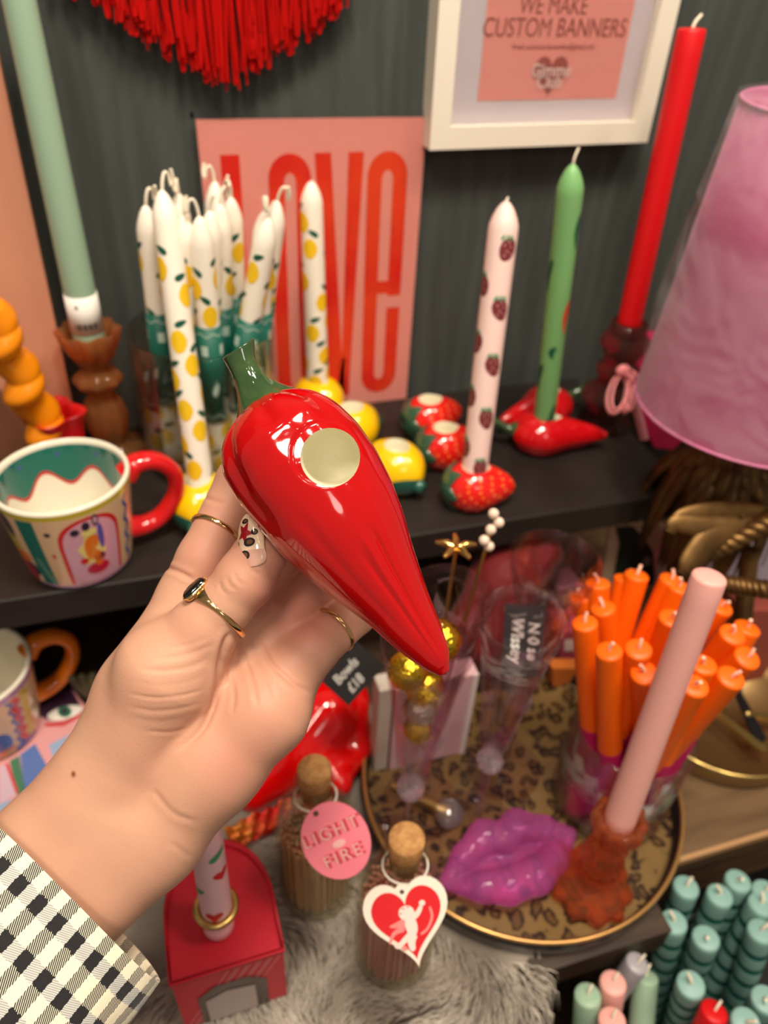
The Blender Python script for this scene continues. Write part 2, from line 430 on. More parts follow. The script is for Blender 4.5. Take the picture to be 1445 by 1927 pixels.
# two small swellings near the shoulders
for (bx, by, amp, sg) in ((578, 768, .05, 17), (536, 812, .05, 18), (505, 765, .04, 20)):
    q = np.array([bx, by])-A2; bs = q@ed; bn = q@en
    nn = Ce+Wd*cosx; G = G+amp*np.exp(-((SS-bs)**2+(nn-bn)**2)/(2*sg**2))*(sinx > 0)
NN = Ce+Wd*G*cosx; DD = -Wd*G*.88*sinx/PXC     # depth offset in cm (towards camera negative)
# soft rolled rim round the candle hole
hole = np.array([620., 861.]); q = hole-A2; hs, hn = q@ed, q@en
ro = np.sqrt((SS-hs)**2+(NN-hn)**2)
_t = np.clip((63-ro)/9, 0, 1); DD = DD+.055*_t*_t*(3-2*_t)*(sinx > 0)
XX = A2[0]+ed[0]*SS+en[0]*NN; YY = A2[1]+ed[1]*SS+en[1]*NN
Zc = D0+DD
Pcam = np.stack([(XX-CX)/PXC, -(YY-CY)/PXC, Zc], -1)
Pc = cam2w(Pcam)
chili_base = Vector(cam2w(np.array(pc(640, 960, D0))))
body = MB(); body.grid((Pc-np.array(chili_base)).tolist(), 0, closev=True)
chili = thing('chili_candle_holder', 'glossy red ceramic chili pepper candle holder with green stem held up in the hand', 'candle holder', chili_base)
CRI = mat('cream_bisque_inside', (240, 236, 212), .38)
bo = build('body', body, [RED, CRI], chili, recalc=True)
# hollow for the candle (cream inside)
cut = MB(); zdir = (ray(620, 861)).normalized(); c0 = pw(620, 861, 23.0)-chili_base
zx = zdir.cross(Vector((0, 0, 1))).normalized(); zy = zdir.cross(zx)
rows = []
for r, dz in ((.0001, 0), (.0098, 0), (.0099, .028), (.0106, .032), (.0110, .037), (.0108, .041), (.0100, .0455), (.0080, .0485), (.0045, .0498), (.0001, .0502)):
    c1 = c0+(RR*.0032+UU*.001)*((dz-.016)/.05); rows.append([tuple(c1+zdir*dz+zx*(r*math.cos(2*PI*k/96))+zy*(r*math.sin(2*PI*k/96))) for k in range(96)])
cut.grid(rows, 0, closev=True)
cu = build('cut', cut, [RED, CRI], None, recalc=True); cu.location = chili_base
for p in cu.data.polygons: p.material_index = 1
bpy.context.view_layer.update()
md = bo.modifiers.new('b', 'BOOLEAN'); md.operation = 'DIFFERENCE'; md.solver = 'EXACT'; md.object = cu
bpy.context.view_layer.update()
me = bpy.data.meshes.new_from_object(bo.evaluated_get(bpy.context.evaluated_depsgraph_get()))
bo.modifiers.clear(); bo.data = me; bpy.data.objects.remove(cu)
# sharp edge between glaze and hollow
me.name = 'body'
import bmesh
bm = bmesh.new(); bm.from_mesh(me)
for e in bm.edges:
    if len(e.link_faces) == 2 and e.link_faces[0].material_index != e.link_faces[1].material_index: e.smooth = False
for f in bm.faces: f.smooth = True
bm.to_mesh(me); bm.free()
# stem
stp = [(448, 655, 34), (449, 657, 35), (452, 668, 32.5), (457, 686, 28.5), (464, 704, 28), (473, 724, 33), (483, 742, 43), (492, 757, 56), (500, 768, 66), (507, 779, 60)]
def chain(pts, sub=4):
    """catmull-rom through tuples"""
    P = [np.array(p, float) for p in pts]; P = [2*P[0]-P[1]]+P+[2*P[-1]-P[-2]]; out = []
    for i in range(1, len(P)-2):
        for k in range(sub):
            t = k/sub; a, b, c, d = P[i-1:i+3]
            out.append(.5*((2*b)+(-a+c)*t+(2*a-5*b+4*c-d)*t*t+(-a+3*b-3*c+d)*t**3))
    out.append(P[-2]); return out
mb = MB(); sp = chain([(p[0], p[1], D0+.1, p[2]/PXC) for p in stp], 5); rows = []
def stemrow(p, nx, k=1.0, off=0.0):
    row = []
    for j in range(64):
        a = 2*PI*j/64; r = p[3]*k*(1+.05*math.cos(5*a+.6)*nx)
        lobe = 1+.10*max(0, nx-.7)/.3*math.cos(5*a+2.2)
        x = p[0]+en[0]*r*lobe*PXC*math.cos(a)*1+ed[0]*off; y = p[1]+en[1]*r*lobe*PXC*math.cos(a)+ed[1]*off
        row.append(tuple(Vector(cam2w(np.array(pc(x, y, p[2]-r*.85*math.sin(a)))))-chili_base))
    return row
rows.append(stemrow(sp[0], 0, .001, -5)); rows.append(stemrow(sp[0], 0, .55, -5)); rows.append(stemrow(sp[0], .3, .85, -1))
for i, p in enumerate(sp): rows.append(stemrow(p, i/len(sp)))
mb.grid(rows, 0, closev=True); build('stem', mb, GREEN, chili, recalc=True)

# ================================================================== HAND
skin = mat('skin', (205, 160, 134), .5, sss=.18, sssr=.006, spec=.35)
nt = skin.node_tree; bs = nt.nodes['Principled BSDF']
at_ = nt.nodes.new('ShaderNodeAttribute'); at_.attribute_name = 'tint'
tc = nt.nodes.new('ShaderNodeTexCoord'); nz = nt.nodes.new('ShaderNodeTexNoise'); nz.inputs['Scale'].default_value = 38; nz.inputs['Detail'].default_value = 5
mx = nt.nodes.new('ShaderNodeMix'); mx.data_type = 'RGBA'; mx.inputs['A'].default_value = (*lin((206, 162, 134)), 1); mx.inputs['B'].default_value = (*lin((196, 128, 110)), 1)
ad = nt.nodes.new('ShaderNodeMath'); ad.operation = 'MULTIPLY_ADD'; ad.inputs[1].default_value = .55; ad.use_clamp = True
sp_ = nt.nodes.new('ShaderNodeSeparateColor'); nt.links.new(at_.outputs['Color'], sp_.inputs[0])
sb = nt.nodes.new('ShaderNodeMath'); sb.operation = 'SUBTRACT'; sb.inputs[1].default_value = .28
nt.links.new(tc.outputs['Object'], nz.inputs['Vector']); nt.links.new(nz.outputs['Fac'], ad.inputs[0]); nt.links.new(sp_.outputs[0], sb.inputs[0]); nt.links.new(sb.outputs[0], ad.inputs[2])
nt.links.new(ad.outputs[0], mx.inputs['Factor'])
mx2 = nt.nodes.new('ShaderNodeMix'); mx2.data_type = 'RGBA'; mx2.inputs['B'].default_value = (*lin((120, 66, 44)), 1)
nt.links.new(mx.outputs['Result'], mx2.inputs['A']); nt.links.new(sp_.outputs[1], mx2.inputs['Factor'])
nt.links.new(mx2.outputs['Result'], bs.inputs['Base Color'])
vz = nt.nodes.new('ShaderNodeTexVoronoi'); vz.inputs['Scale'].default_value = 900; bp = nt.nodes.new('ShaderNodeBump'); bp.inputs['Strength'].default_value = .22; bp.inputs['Distance'].default_value = .0002
nt.links.new(tc.outputs['Object'], vz.inputs['Vector']); nt.links.new(vz.outputs['Distance'], bp.inputs['Height']); nt.links.new(bp.outputs[0], bs.inputs['Normal'])

def rc(p, q, k=None):
    a = pc(*p[:3]); b = pc(*q[:3]); t = (*a, p[3], *b, q[3]); return t+(k,) if k else t
H = []
# forearm and wrist (two side-by-side cones make an oval section)
H += [rc((-270, 1910, 28.0, 2.0), (190, 1487, 30.0, 2.12)), rc((-170, 2010, 28.0, 2.0), (283, 1568, 30.0, 2.08)),
      rc((-220, 1960, 28.0, 2.1), (236, 1530, 29.9, 2.2))]
# heel, thenar, hypothenar
H += [rc((190, 1487, 30.0, 2.1), (268, 1300, 30.0, 1.7), .8), rc((283, 1568, 30, 2.0), (400, 1435, 29.8, 1.95), .8),
      rc((245, 1430, 29.5, 1.7), (318, 1262, 28.9, 1.95), .7), rc((318, 1262, 28.9, 1.95), (372, 1200, 28.9, 1.35), .6),
      rc((400, 1435, 29.8, 1.95), (498, 1335, 29.8, 1.75), .8), rc((498, 1335, 29.8, 1.75), (548, 1262, 30.4, 1.2), .7),
      rc((300, 1400, 30.2, 1.6), (440, 1180, 31.2, 1.1), .9), rc((360, 1400, 30.3, 1.6), (500, 1200, 31.2, 1.1), .9),
      rc((268, 1300, 30.2, 1.7), (352, 1120, 30.8, 1.12), .8), rc((330, 1250, 30.6, 1.4), (470, 1150, 31.2, 1.15), .8)]
kf = .22
# index finger
H += [rc((352, 1120, 30.8, 1.12), (385, 1055, 30.9, 1.12), .5), rc((385, 1055, 30.9, 1.12), (452, 905, 31.6, 1.0), .35), rc((452, 905, 31.6, 1.0), (520, 820, 31.2, .86), kf), rc((520, 820, 31.2, .86), (580, 790, 30.6, .7), kf)]
# middle finger
H += [rc((440, 1180, 31.2, 1.1), (478, 1105, 31.5, 1.08), .5), rc((478, 1105, 31.5, 1.08), (575, 985, 32.3, 1.0), kf), rc((575, 985, 32.3, 1.0), (620, 905, 31.8, .86), kf), rc((620, 905, 31.8, .86), (635, 860, 31.0, .7), kf)]
# ring finger
H += [rc((500, 1200, 31.2, 1.1), (545, 1150, 31.4, 1.05), .5), rc((545, 1150, 31.4, 1.05), (640, 1060, 32.6, .98), kf), rc((640, 1060, 32.6, .98), (672, 985, 31.9, .84), kf), rc((672, 985, 31.9, .84), (676, 930, 31.0, .68), kf)]
# little finger
H += [rc((548, 1262, 30.4, 1.2), (588, 1222, 30.6, 1.05), .5), rc((588, 1222, 30.6, 1.05), (668, 1152, 32.2, .96), kf), rc((668, 1152, 32.2, .96), (700, 1090, 31.7, .8), kf), rc((700, 1090, 31.7, .8), (708, 1045, 31.0, .65), kf)]
# thumb
H += [rc((330, 1262, 28.9, 1.7), (385, 1182, 28.6, 1.28), .4), rc((385, 1182, 28.6, 1.28), (425, 1135, 28.4, 1.08), .3), rc((425, 1135, 28.4, 1.08), (462, 1090, 28.3, 1.12), .25), rc((462, 1090, 28.3, 1.12), (487, 1046, 28.3, 1.03), .25), rc((487, 1046, 28.3, 1.03), (490, 1012, 28.4, .72), .2)]
P, Q = sdf_mesh(H, (-21, -21.5, 25), (3, 6, 35.5), .075, .5)
P = relax(P, Q, 3, .5)
Nn = vnormals(P, Q)
px = P[:, 0]/P[:, 2]*FPX+CX; py = -P[:, 1]/P[:, 2]*FPX+CY
front = np.clip(-Nn[:, 2]*2, 0, 1)
disp = np.zeros(len(P))
def crease(pts, amp, sig, lift=.35):
    global disp
    pts = [tuple(p) for p in chain([(a, b) for a, b in pts], 4)] if len(pts) > 2 else pts
    dm = np.full(len(P), 1e9); tm = np.zeros(len(P)); n = len(pts)-1
    for i in range(n):
        a = np.array(pts[i]); b = np.array(pts[i+1]); ab = b-a
        t = np.clip(((px-a[0])*ab[0]+(py-a[1])*ab[1])/(ab@ab), 0, 1)
        d = np.hypot(px-a[0]-t*ab[0], py-a[1]-t*ab[1]); u = d < dm; dm = np.where(u, d, dm); tm = np.where(u, (i+t)/n, tm)
    fade = np.clip(np.minimum(tm, 1-tm)*5, .0, 1)
    disp -= amp*fade*(np.exp(-(dm/sig)**2)-lift*np.exp(-((dm-2.4*sig)/(1.3*sig))**2))*front
crease([(436, 1188), (423, 1208), (413, 1252), (410, 1289), (400, 1332), (376, 1378), (330, 1416)], .13, 5)
crease([(440, 1190), (466, 1255), (479, 1300), (484, 1335)], .05, 4)
crease([(480, 1190), (506, 1242), (532, 1269), (559, 1292), (590, 1306)], .07, 4.5)
crease([(300, 1063), (335, 1076), (366, 1092)], .09, 4)
for k, (pts, a) in enumerate([([(280, 1240), (330, 1236), (375, 1224), (412, 1208)], .05), ([(255, 1258), (310, 1262), (360, 1254), (392, 1240)], .06), ([(236, 1280), (300, 1290), (350, 1284), (392, 1268)], .06),
    ([(232, 1303), (290, 1313), (345, 1308), (388, 1296)], .06), ([(232, 1328), (290, 1338), (345, 1332), (380, 1322)], .055), ([(245, 1350), (300, 1358), (350, 1350)], .045), ([(270, 1376), (320, 1378), (352, 1370)], .04), ([(300, 1218), (350, 1214), (395, 1198)], .045)]):
    crease(pts, a*(.34+.18*math.sin(k*2.3)), 3.6+.8*math.sin(k*1.7))
crease([(420, 1240), (440, 1300), (436, 1345)], .04, 4); crease([(452, 1225), (500, 1270), (520, 1320)], .03, 4)
crease([(288, 1484), (300, 1500), (330, 1532), (380, 1548)], .028, 5); crease([(318, 1584), (340, 1600), (360, 1616)], .02, 5)
crease([(413, 1093), (416, 1108), (428, 1120)], .022, 3); crease([(427, 1084), (432, 1100), (446, 1112)], .022, 3); crease([(440, 1076), (446, 1092), (462, 1104)], .02, 3)
crease([(470, 1065), (478, 1076), (492, 1082)], .03, 3)
crease([(372, 930), (395, 940), (425, 948)], .035, 4); crease([(598, 1128), (615, 1142), (632, 1158)], .04, 4)
disp += .05*np.exp(-(((px-300)*.7+(py-1480)*-.7)/28)**2)*np.exp(-((np.hypot(px-300, py-1480))/110)**2)*front   # tendon
P = P+Nn*disp[:, None]
tint = np.full(len(P), .25)
for (x, y, r, a) in ((500, 1040, 60, .35), (430, 1450, 70, .45), (470, 1340, 90, .25), (560, 1180, 60, .5), (640, 1170, 50, .35), (410, 960, 60, .35), (350, 1190, 50, .2), (300, 1000, 60, .1), (580, 1100, 60, .6), (390, 1060, 50, .35), (500, 1130, 40, .4)):
    tint += a*np.exp(-(np.hypot(px-x, py-y)/r)**2)
mole = np.clip(1.4-np.hypot((px-138)/4.5, (py-1457)/6), 0, 1)
hb = Vector(cam2w(np.array(pc(-189, 1991, 25.2))))
person = thing('person', 'forearm and hand in black and cream gingham sleeve with gold rings, holding the red chili', 'person', hb)
Pw = cam2w(P)-np.array(hb)
ho = npmesh('arm', Pw, Q, skin, person)
ca = ho.data.color_attributes.new('tint', 'FLOAT_COLOR', 'POINT')
col = np.zeros((len(P), 4), np.float32); col[:, 0] = np.clip(tint, 0, 1); col[:, 1] = mole; col[:, 3] = 1
ca.data.foreach_set('color', col.ravel())

# thumb nail: long painted almond nail
def camvec(x, y, z): return RR*x+UU*y+FF*z
nb = pw(467, 1016, 27.42)
nl = (pw(463, 966, 27.95)-pw(469, 1064, 27.35)).normalized()
nn_ = camvec(-.40, .02, -.92); nn_ = (nn_-nl*nn_.dot(nl)).normalized(); nw = nl.cross(nn_).normalized()
def nailpt(u, v, h=0):   # u across -1..1, v along 0(base)..1(tip)
    wd = .0056*(1-.0*v)*min(1, math.sqrt(max(0, 1-max(0, (v-.5)/.5)**2.2))+.02)*(1 if v > .2 else (.35+.65*math.sqrt(1-((.2-v)/.2)**2)))
    a = u*1.05
    return tuple(nb+nl*(v-.5)*.0200+nw*(math.sin(a)/.87*wd)+nn_*(.0046*(math.cos(a)-1)*(wd/.0056)+.0012-.0016*(v-.4)**2-.0016*max(0, .3-v)/.3+h-.0003)-hb)
nailm = mat('nail_cream_polish', (236, 206, 176), .08, coat=1); nstar = mat('nail_star_red', (160, 16, 34), .1, coat=1); nblk = mat('nail_spot_black', (22, 16, 14), .1, coat=1); nbr = mat('nail_spot_brown', (112, 74, 44), .1, coat=1)
nbase = mat('nail_bare', (222, 172, 152), .25, coat=.4)
mb = MB()
mb.grid([[nailpt(-1+2*i/16, j/24) for i in range(17)] for j in range(8)], 4)
mb.grid([[nailpt(-1+2*i/16, j/24) for i in range(17)] for j in range(7, 25)], 0)
mb.grid([[nailpt(-1+2*i/16, j/24, -.0006) for i in range(17)] for j in range(0, 25)], 0, flip=True)
def nd(h): return lambda u, v: nailpt(u, v, h)
def poly(cx, cy, rx, ry, n=14, ph=0, star=0): return [(cx+rx*(1 if not star or k % 2 else star)*math.cos(2*PI*k/n+ph), cy+ry*(1 if not star or k % 2 else star)*math.sin(2*PI*k/n+ph)) for k in range(n)]
mb.decal(nd(.00012), poly(-.15, .64, .62, .24, 10, .4, .42), 1)
for cx_, cy_, rx, ry in ((.15, .44, .36, .085), (-.25, .22, .34, .085), (.5, .62, .22, .06), (-.1, .86, .3, .05), (-.8, .45, .12, .08)):
    mb.decal(nd(.00016), poly(cx_, cy_, rx, ry, 12, .3), 2); mb.decal(nd(.0002), poly(cx_+.04, cy_, rx*.55, ry*.55, 10, .3), 3)
build('nail', mb, [nailm, nstar, nblk, nbr, nbase], person)['label'] = 'long cream thumb nail painted with leopard spots and a red star'

# rings
def ring(cx_, cy_, d, axis_px, axis_d, r, wid, thick, stone=False, label=None, widef=None):
    global SA
    c = np.array(pw(cx_, cy_, d)-hb); ax_ = camvec(axis_px[0], -axis_px[1], axis_d).normalized(); an = np.array(ax_)
    for _ in range(3):
        q = Pw-c; h_ = q@an; q = q-h_[:, None]*an; rr_ = np.linalg.norm(q, axis=1); sel = (np.abs(h_) < .0012) & (rr_ < r*1.22) & (rr_ > r*.6)
        b1 = np.array(camvec(1, 0, 0)); b1 -= an*(b1@an); b1 /= np.linalg.norm(b1); b2 = np.cross(an, b1); x_ = q[sel]@b1; y_ = q[sel]@b2
        if len(x_) < 20: break
        So, *_r = np.linalg.lstsq(np.stack([x_, y_, np.ones(len(x_))], 1), x_**2+y_**2, rcond=None)
        c = c+b1*So[0]/2+b2*So[1]/2; r = float(np.sqrt(max(1e-6, So[2]+So[0]**2/4+So[1]**2/4)))
    print('ring', r); r += .0004; c = Vector(c)
    e1 = camvec(1, 0, 0); e1 = (e1-ax_*e1.dot(ax_)).normalized(); e2 = ax_.cross(e1); mb = MB(); rows = []; want = camvec(-.80, .10, -.58); SA = math.atan2(want.dot(e2), want.dot(e1))
    for k in range(72):
        a = 2*PI*k/72; rad = e1*math.cos(a)+e2*math.sin(a); wv = wid*(widef(a) if widef else 1); row = []
        for j in range(12):
            b = 2*PI*j/12; row.append(tuple(c+rad*(r+thick*math.cos(b))+ax_*(wv*math.sin(b))))
        rows.append(row)
    mb.grid(rows, 0, closeu=True, closev=True)
    o = build('ring', mb, GOLDR, person, recalc=True)
    if label: o['label'] = label
    return o, c, ax_, e1, e2, r
ring(409, 1003, 31.15, (.40, -.78), .48, .0106, .0011, .0006, label='plain thin gold ring on the index finger')
ring(628, 1187, 31.4, (.62, -.52), .60, .0102, .0010, .0005, label='thin gold ring on the little finger')
def wf(a):
    # band widens towards the stone (left side of the thumb)
    return 1+1.5*max(0, math.cos(a-SA))**3
_s = [2.75]
o, c, ax_, e1, e2, rg = ring(410, 1151, 28.45, (.62, -.66), .28, .01125, .0012, .0007, label='gold signet ring with a long black stone on the thumb', widef=wf)
sn = (e1*math.cos(SA)+e2*math.sin(SA)).normalized(); sc = c+sn*(rg+.0006)
su = ax_; sv = sn.cross(su).normalized()
def oval(rx, ry, h, n=40): return [tuple(sc+su*(rx*math.copysign(abs(math.cos(2*PI*k/n))**.75, math.cos(2*PI*k/n)))+sv*(ry*math.copysign(abs(math.sin(2*PI*k/n))**.75, math.sin(2*PI*k/n)))+sn*h) for k in range(n)]
mb = MB(); mb.grid([oval(.0052, .0030, -.001), oval(.0056, .0034, .0004), oval(.0050, .0028, .0009)], 0, closev=True); 
for k in range(36):
    q = Vector(oval(.0055, .0033, .0004, 36)[k]); mb.sphere(q, .00028, 0, 6, 4)
build('setting', mb, GOLDR, o)
mb = MB(); mb.grid([oval(.0051, .0029, .0004), oval(.0049, .0027, .0014), oval(.0040, .0019, .0020), oval(.0002, .0001, .0021)], 0, closev=True)
build('stone', mb, mat('black_onyx', (10, 9, 12), .08, coat=1), o, recalc=True)

# ---- sleeve
ging = bpy.data.materials.new('gingham_cotton'); ging.use_nodes = True; nt = ging.node_tree; b = nt.nodes['Principled BSDF']; b.inputs['Roughness'].default_value = .85; b.inputs['Sheen Weight'].default_value = .2
uv = nt.nodes.new('ShaderNodeUVMap'); sx = nt.nodes.new('ShaderNodeSeparateXYZ'); nt.links.new(uv.outputs[0], sx.inputs[0])
def mth(op, a, b_=None, c_=None):
    n = nt.nodes.new('ShaderNodeMath'); n.operation = op
    for i, v in enumerate((a, b_, c_)):
        if v is None: continue
        if isinstance(v, (int, float)): n.inputs[i].default_value = v
        else: nt.links.new(v, n.inputs[i])
    return n.outputs[0]
U = sx.outputs[0]; V = sx.outputs[1]
nz = nt.nodes.new('ShaderNodeTexNoise'); nz.inputs['Scale'].default_value = 900; nt.links.new(uv.outputs[0], nz.inputs['Vector'])
nzc = mth('MULTIPLY', mth('SUBTRACT', nz.outputs['Fac'], .5), .14)
su_ = mth('LESS_THAN', mth('FRACT', mth('ADD', mth('DIVIDE', U, .0094), nzc)), .5)
sv_ = mth('LESS_THAN', mth('FRACT', mth('ADD', mth('DIVIDE', V, .0140), nzc)), .42)
tw = mth('LESS_THAN', mth('FRACT', mth('DIVIDE', mth('ADD', U, mth('MULTIPLY', V, .6)), .00078)), .62)
tw2 = mth('LESS_THAN', mth('FRACT', mth('DIVIDE', mth('SUBTRACT', V, mth('MULTIPLY', U, .4)), .00070)), .36)
dark = mth('MAXIMUM', mth('MULTIPLY', su_, sv_), mth('MAXIMUM', mth('MULTIPLY', su_, tw), 0))
def mixc(f, a, bb):
    n = nt.nodes.new('ShaderNodeMix'); n.data_type = 'RGBA'
    for k, v in (('A', a), ('B', bb)):
        if isinstance(v, tuple): n.inputs[k].default_value = (*lin(v), 1)
        else: nt.links.new(v, n.inputs[k])
    nt.links.new(f, n.inputs['Factor']); return n.outputs['Result']
c1 = mixc(sv_, (243, 232, 205), mixc(tw2, (205, 204, 196), (150, 152, 152)))
c2 = mixc(dark, c1, (26, 25, 28)); nt.links.new(c2, b.inputs['Base Color'])
bp = nt.nodes.new('ShaderNodeBump'); bp.inputs['Strength'].default_value = .5; bp.inputs['Distance'].default_value = .0003
ck = nt.nodes.new('ShaderNodeTexNoise'); ck.inputs['Scale'].default_value = 260; nt.links.new(uv.outputs[0], ck.inputs['Vector'])
nt.links.new(ck.outputs['Fac'], bp.inputs['Height']); nt.links.new(bp.outputs[0], b.inputs['Normal'])
mc = np.array(pc(131, 1680, 29.3)); ax1 = np.array([-.68, -.73, -.60]); ax1 /= np.linalg.norm(ax1)
wv = np.array(pc(322, 1838, 29.6))-np.array(pc(-62, 1500, 29.0)); wv -= ax1*(wv@ax1); wv /= np.linalg.norm(wv); dv = np.cross(ax1, wv); dv /= np.linalg.norm(dv)
if dv[2] > 0: dv = -dv
mb = MB(); rows = []; uvs = []; NA = 180; NV = 60
def slv(a, t, off):
    """a angle, t cm along from the mouth"""
    f = 1+.0*t
    ra = 4.9+.02*t+off+.06*math.sin(3*a+t*1.1)+.04*math.sin(7*a+t*.7)*min(1, t/2); rb = 3.05+.01*t+off+.05*math.sin(5*a+1+t*.9)
    e = 2.35
    cc, s_ = math.cos(a), math.sin(a); x = math.copysign(abs(cc)**(2/e), cc)*ra; y = math.copysign(abs(s_)**(2/e), s_)*rb
    y += -.035*math.exp(-((t-1.0)/.07)**2)*(1 if y > 0 else -1)+.03*math.exp(-((t-.05)/.12)**2)*(1 if y > 0 else -1)
    return mc+wv*x+dv*y+ax1*(t+.12*math.sin(2*a+.4))
arc = [0]; 
for i in range(NA): arc.append(arc[-1]+np.linalg.norm(slv(2*PI*(i+1)/NA, 0, 0)-slv(2*PI*i/NA, 0, 0)))
ts = [0, .02, .06, .1, .2, .4, .6, .8, .9, .95, 1.0, 1.05, 1.1, 1.2, 1.4]+[1.6+.32*k for k in range(46)]
prof = [(t, 0) for t in ts][::-1]+[(0, -.05), (.01, -.1)]+[(t, -.14) for t in ts[2:]]
pts = []; 
for (t, off) in prof: pts.append([cam2w(slv(2*PI*i/NA, t, off))-np.array(hb) for i in range(NA+1)])
mb.grid(pts, 0)
so = build('sleeve', mb, ging, person)
uvl = so.data.uv_layers.new(name='UVMap')
vuv = [(arc[i]*.01+.0035, t*.01+.0085) for (t, off) in prof for i in range(NA+1)]
for lp in so.data.loops: uvl.data[lp.index].uv = vuv[lp.vertex_index]

# ================================================================== ON THE WALL
# --- white frame
fy = .628
o = thing('picture_frame', 'white picture frame holding a pink custom banners notice, hung on the charcoal wall', 'picture frame', aty(1010, 270, fy))
oo = Vector(o.location)
BL = aty(808, 283, .606)-oo; BR = aty(1218, 268, .606)-oo
ex = (BR-BL); ex.y = 0; ez = Vector((-ex.z, 0, ex.x)).normalized(); ex.normalize(); W_ = (BR-BL).length; H_ = .225
def fp(u, v, y): q = BL+ex*u+ez*v; return (q.x, y-oo.y, q.z)
bw = .0165; mb = MB()
for (a, b, c, d) in (((0, 0), (W_, 0), (W_-bw, bw), (bw, bw)), ((W_, 0), (W_, H_), (W_-bw, H_-bw), (W_-bw, bw)), ((W_, H_), (0, H_), (bw, H_-bw), (W_-bw, H_-bw)), ((0, H_), (0, 0), (bw, bw), (bw, H_-bw))):
    F_ = [fp(*p, .606) for p in (a, b, c, d)]; K_ = [fp(*p, .628) for p in (a, b, c, d)]
    mb.add(F_+K_, [(0, 1, 2, 3), (1, 0, 4, 5), (3, 2, 6, 7), (7, 6, 5, 4)], 0, False)
build('frame', mb, mat('white_frame_paint', (232, 224, 208), .4), o)
mb = MB(); mb.add([fp(bw, bw, .616), fp(W_-bw, bw, .616), fp(W_-bw, H_-bw, .616), fp(bw, H_-bw, .616)], [(0, 1, 2, 3)], 0, False)
mtb = build('mat_board', mb, mat('mat_board', (226, 216, 222), .7), o)
pin = mat('notice_pink', (232, 152, 142), .6); ink = mat('notice_ink', (150, 76, 68), .7)
q0 = aty(898, 190, .6155); q1 = aty(1158, 184, .6155); u0 = (q0-oo-BL).dot(ex); u1 = (q1-oo-BL).dot(ex); v0 = (q0-oo-BL).dot(ez)
mb = MB(); mb.add([fp(u0, v0, .6155), fp(u1, v0, .6155), fp(u1, H_-.03, .6155), fp(u0, H_-.03, .6155)], [(0, 1, 2, 3)], 0, False)
nt_ = build('notice', mb, pin, o)
def ftext(t, x, y, px_h, **k):
    loc = aty(x, y, .6150)-oo; sz = px_h/FPX*((loc+oo-CAM).dot(FF))/.72
    text_part('lettering', t, sz, ink, nt_, loc, (ex.x, 0, ex.z), (ez.x, 0, ez.z), depth=.00005, **k)
ftext('WE MAKE', 1042, 12, 29, bold=0, sx=.80, shear=.08); ftext('CUSTOM BANNERS', 1046, 54, 31, bold=0, sx=.80, shear=.08)
ftext('Email: customordersonline@gmail.com', 1042, 88, 10, sx=.78)
def heart(n=40, s=1.0): return [(s*16*math.sin(t)**3/17, s*(13*math.cos(t)-5*math.cos(2*t)-2*math.cos(3*t)-math.cos(4*t))/17) for t in [2*PI*k/n for k in range(n)]]
hl = aty(1036, 138, .6150)-oo; mb = MB()
mb.decal(lambda u, v: tuple(hl+ex*u*.0155+ez*v*.0165), heart(), 0, 2); build('logo_heart', mb, ink, nt_)
wi = mat('logo_white', (240, 206, 200), .7)
for t, dy, s_ in (('Gimme', .0018, .0125), ('Club', -.0062, .0125)):
    text_part('lettering', t, s_, wi, nt_, (hl.x, .6146-oo.y, hl.z+dy), (ex.x, 0, ex.z), (ez.x, 0, ez.z), bold=.0003, sx=.95, depth=.00005)
mb = MB(); mb.add([fp(bw, bw, .6125), fp(W_-bw, bw, .6125), fp(W_-bw, H_-bw, .6125), fp(bw, H_-bw, .6125)], [(0, 1, 2, 3)], 0, False)
gl = mat('picture_glazing', (255, 255, 255), .02, trans=1, ior=1.05); build('glazing', mb, gl, o)

# --- LOVE print
py_ = .624; TL = aty(368, 224, py_); TR = aty(803, 224, py_); Wp = TR.x-TL.x; Hp = TL.z-.001
o = thing('art_print', 'pink print with tall red LOVE lettering in a clear sleeve, standing against the wall', 'print', ((TL.x+TR.x)/2, py_, .0005))
def pp(u, v, d=0): return (TL.x+u*Wp-o.location.x, -d, v*Hp)
redp = mat('print_red', (222, 36, 26), .5, spec=.25, vary=((238, 74, 34), 12)); mb = MB()
mb.add([pp(0, 0), pp(1, 0), pp(1, 1), pp(0, 1)], [(0, 1, 2, 3)], 0, False)
mb.add([pp(0, 0, -.002), pp(1, 0, -.002), pp(1, 1, -.002), pp(0, 1, -.002)], [(3, 2, 1, 0)], 0, False)
def rr_outline(x0, x1, y0, y1, rx, ry, n=10):
    out = []
    for (cx, cy, a0) in ((x1-rx, y1-ry, 0), (x0+rx, y1-ry, 90), (x0+rx, y0+ry, 180), (x1-rx, y0+ry, 270)):
        for k in range(n+1):
            a = math.radians(a0+90*k/n); out.append((cx+rx*math.cos(a), cy+ry*math.sin(a)))
    return out
def ringp(x0, x1, y0, y1, t, ty, skip=None):
    a = rr_outline(x0, x1, y0, y1, (x1-x0)*.5, .075); b = rr_outline(x0+t, x1-t, y0+ty, y1-ty, (x1-x0-2*t)*.5, .03)
    n = len(a); fs = []
    return a, b
D_ = .0004; lt, lb = .905, .045
def quad(x0, x1, y0, y1): mb.add([pp(x0, y0, D_), pp(x1, y0, D_), pp(x1, y1, D_), pp(x0, y1, D_)], [(0, 1, 2, 3)], 1, False)
quad(.085, .165, lb, lt); quad(.165, .255, lb, lb+.075)
a, b = ringp(.285, .475, lb, lt, .068, .055); mb.grid([[pp(*p, D_) for p in a], [pp(*p, D_) for p in b]], 1, closev=True, smooth=False)
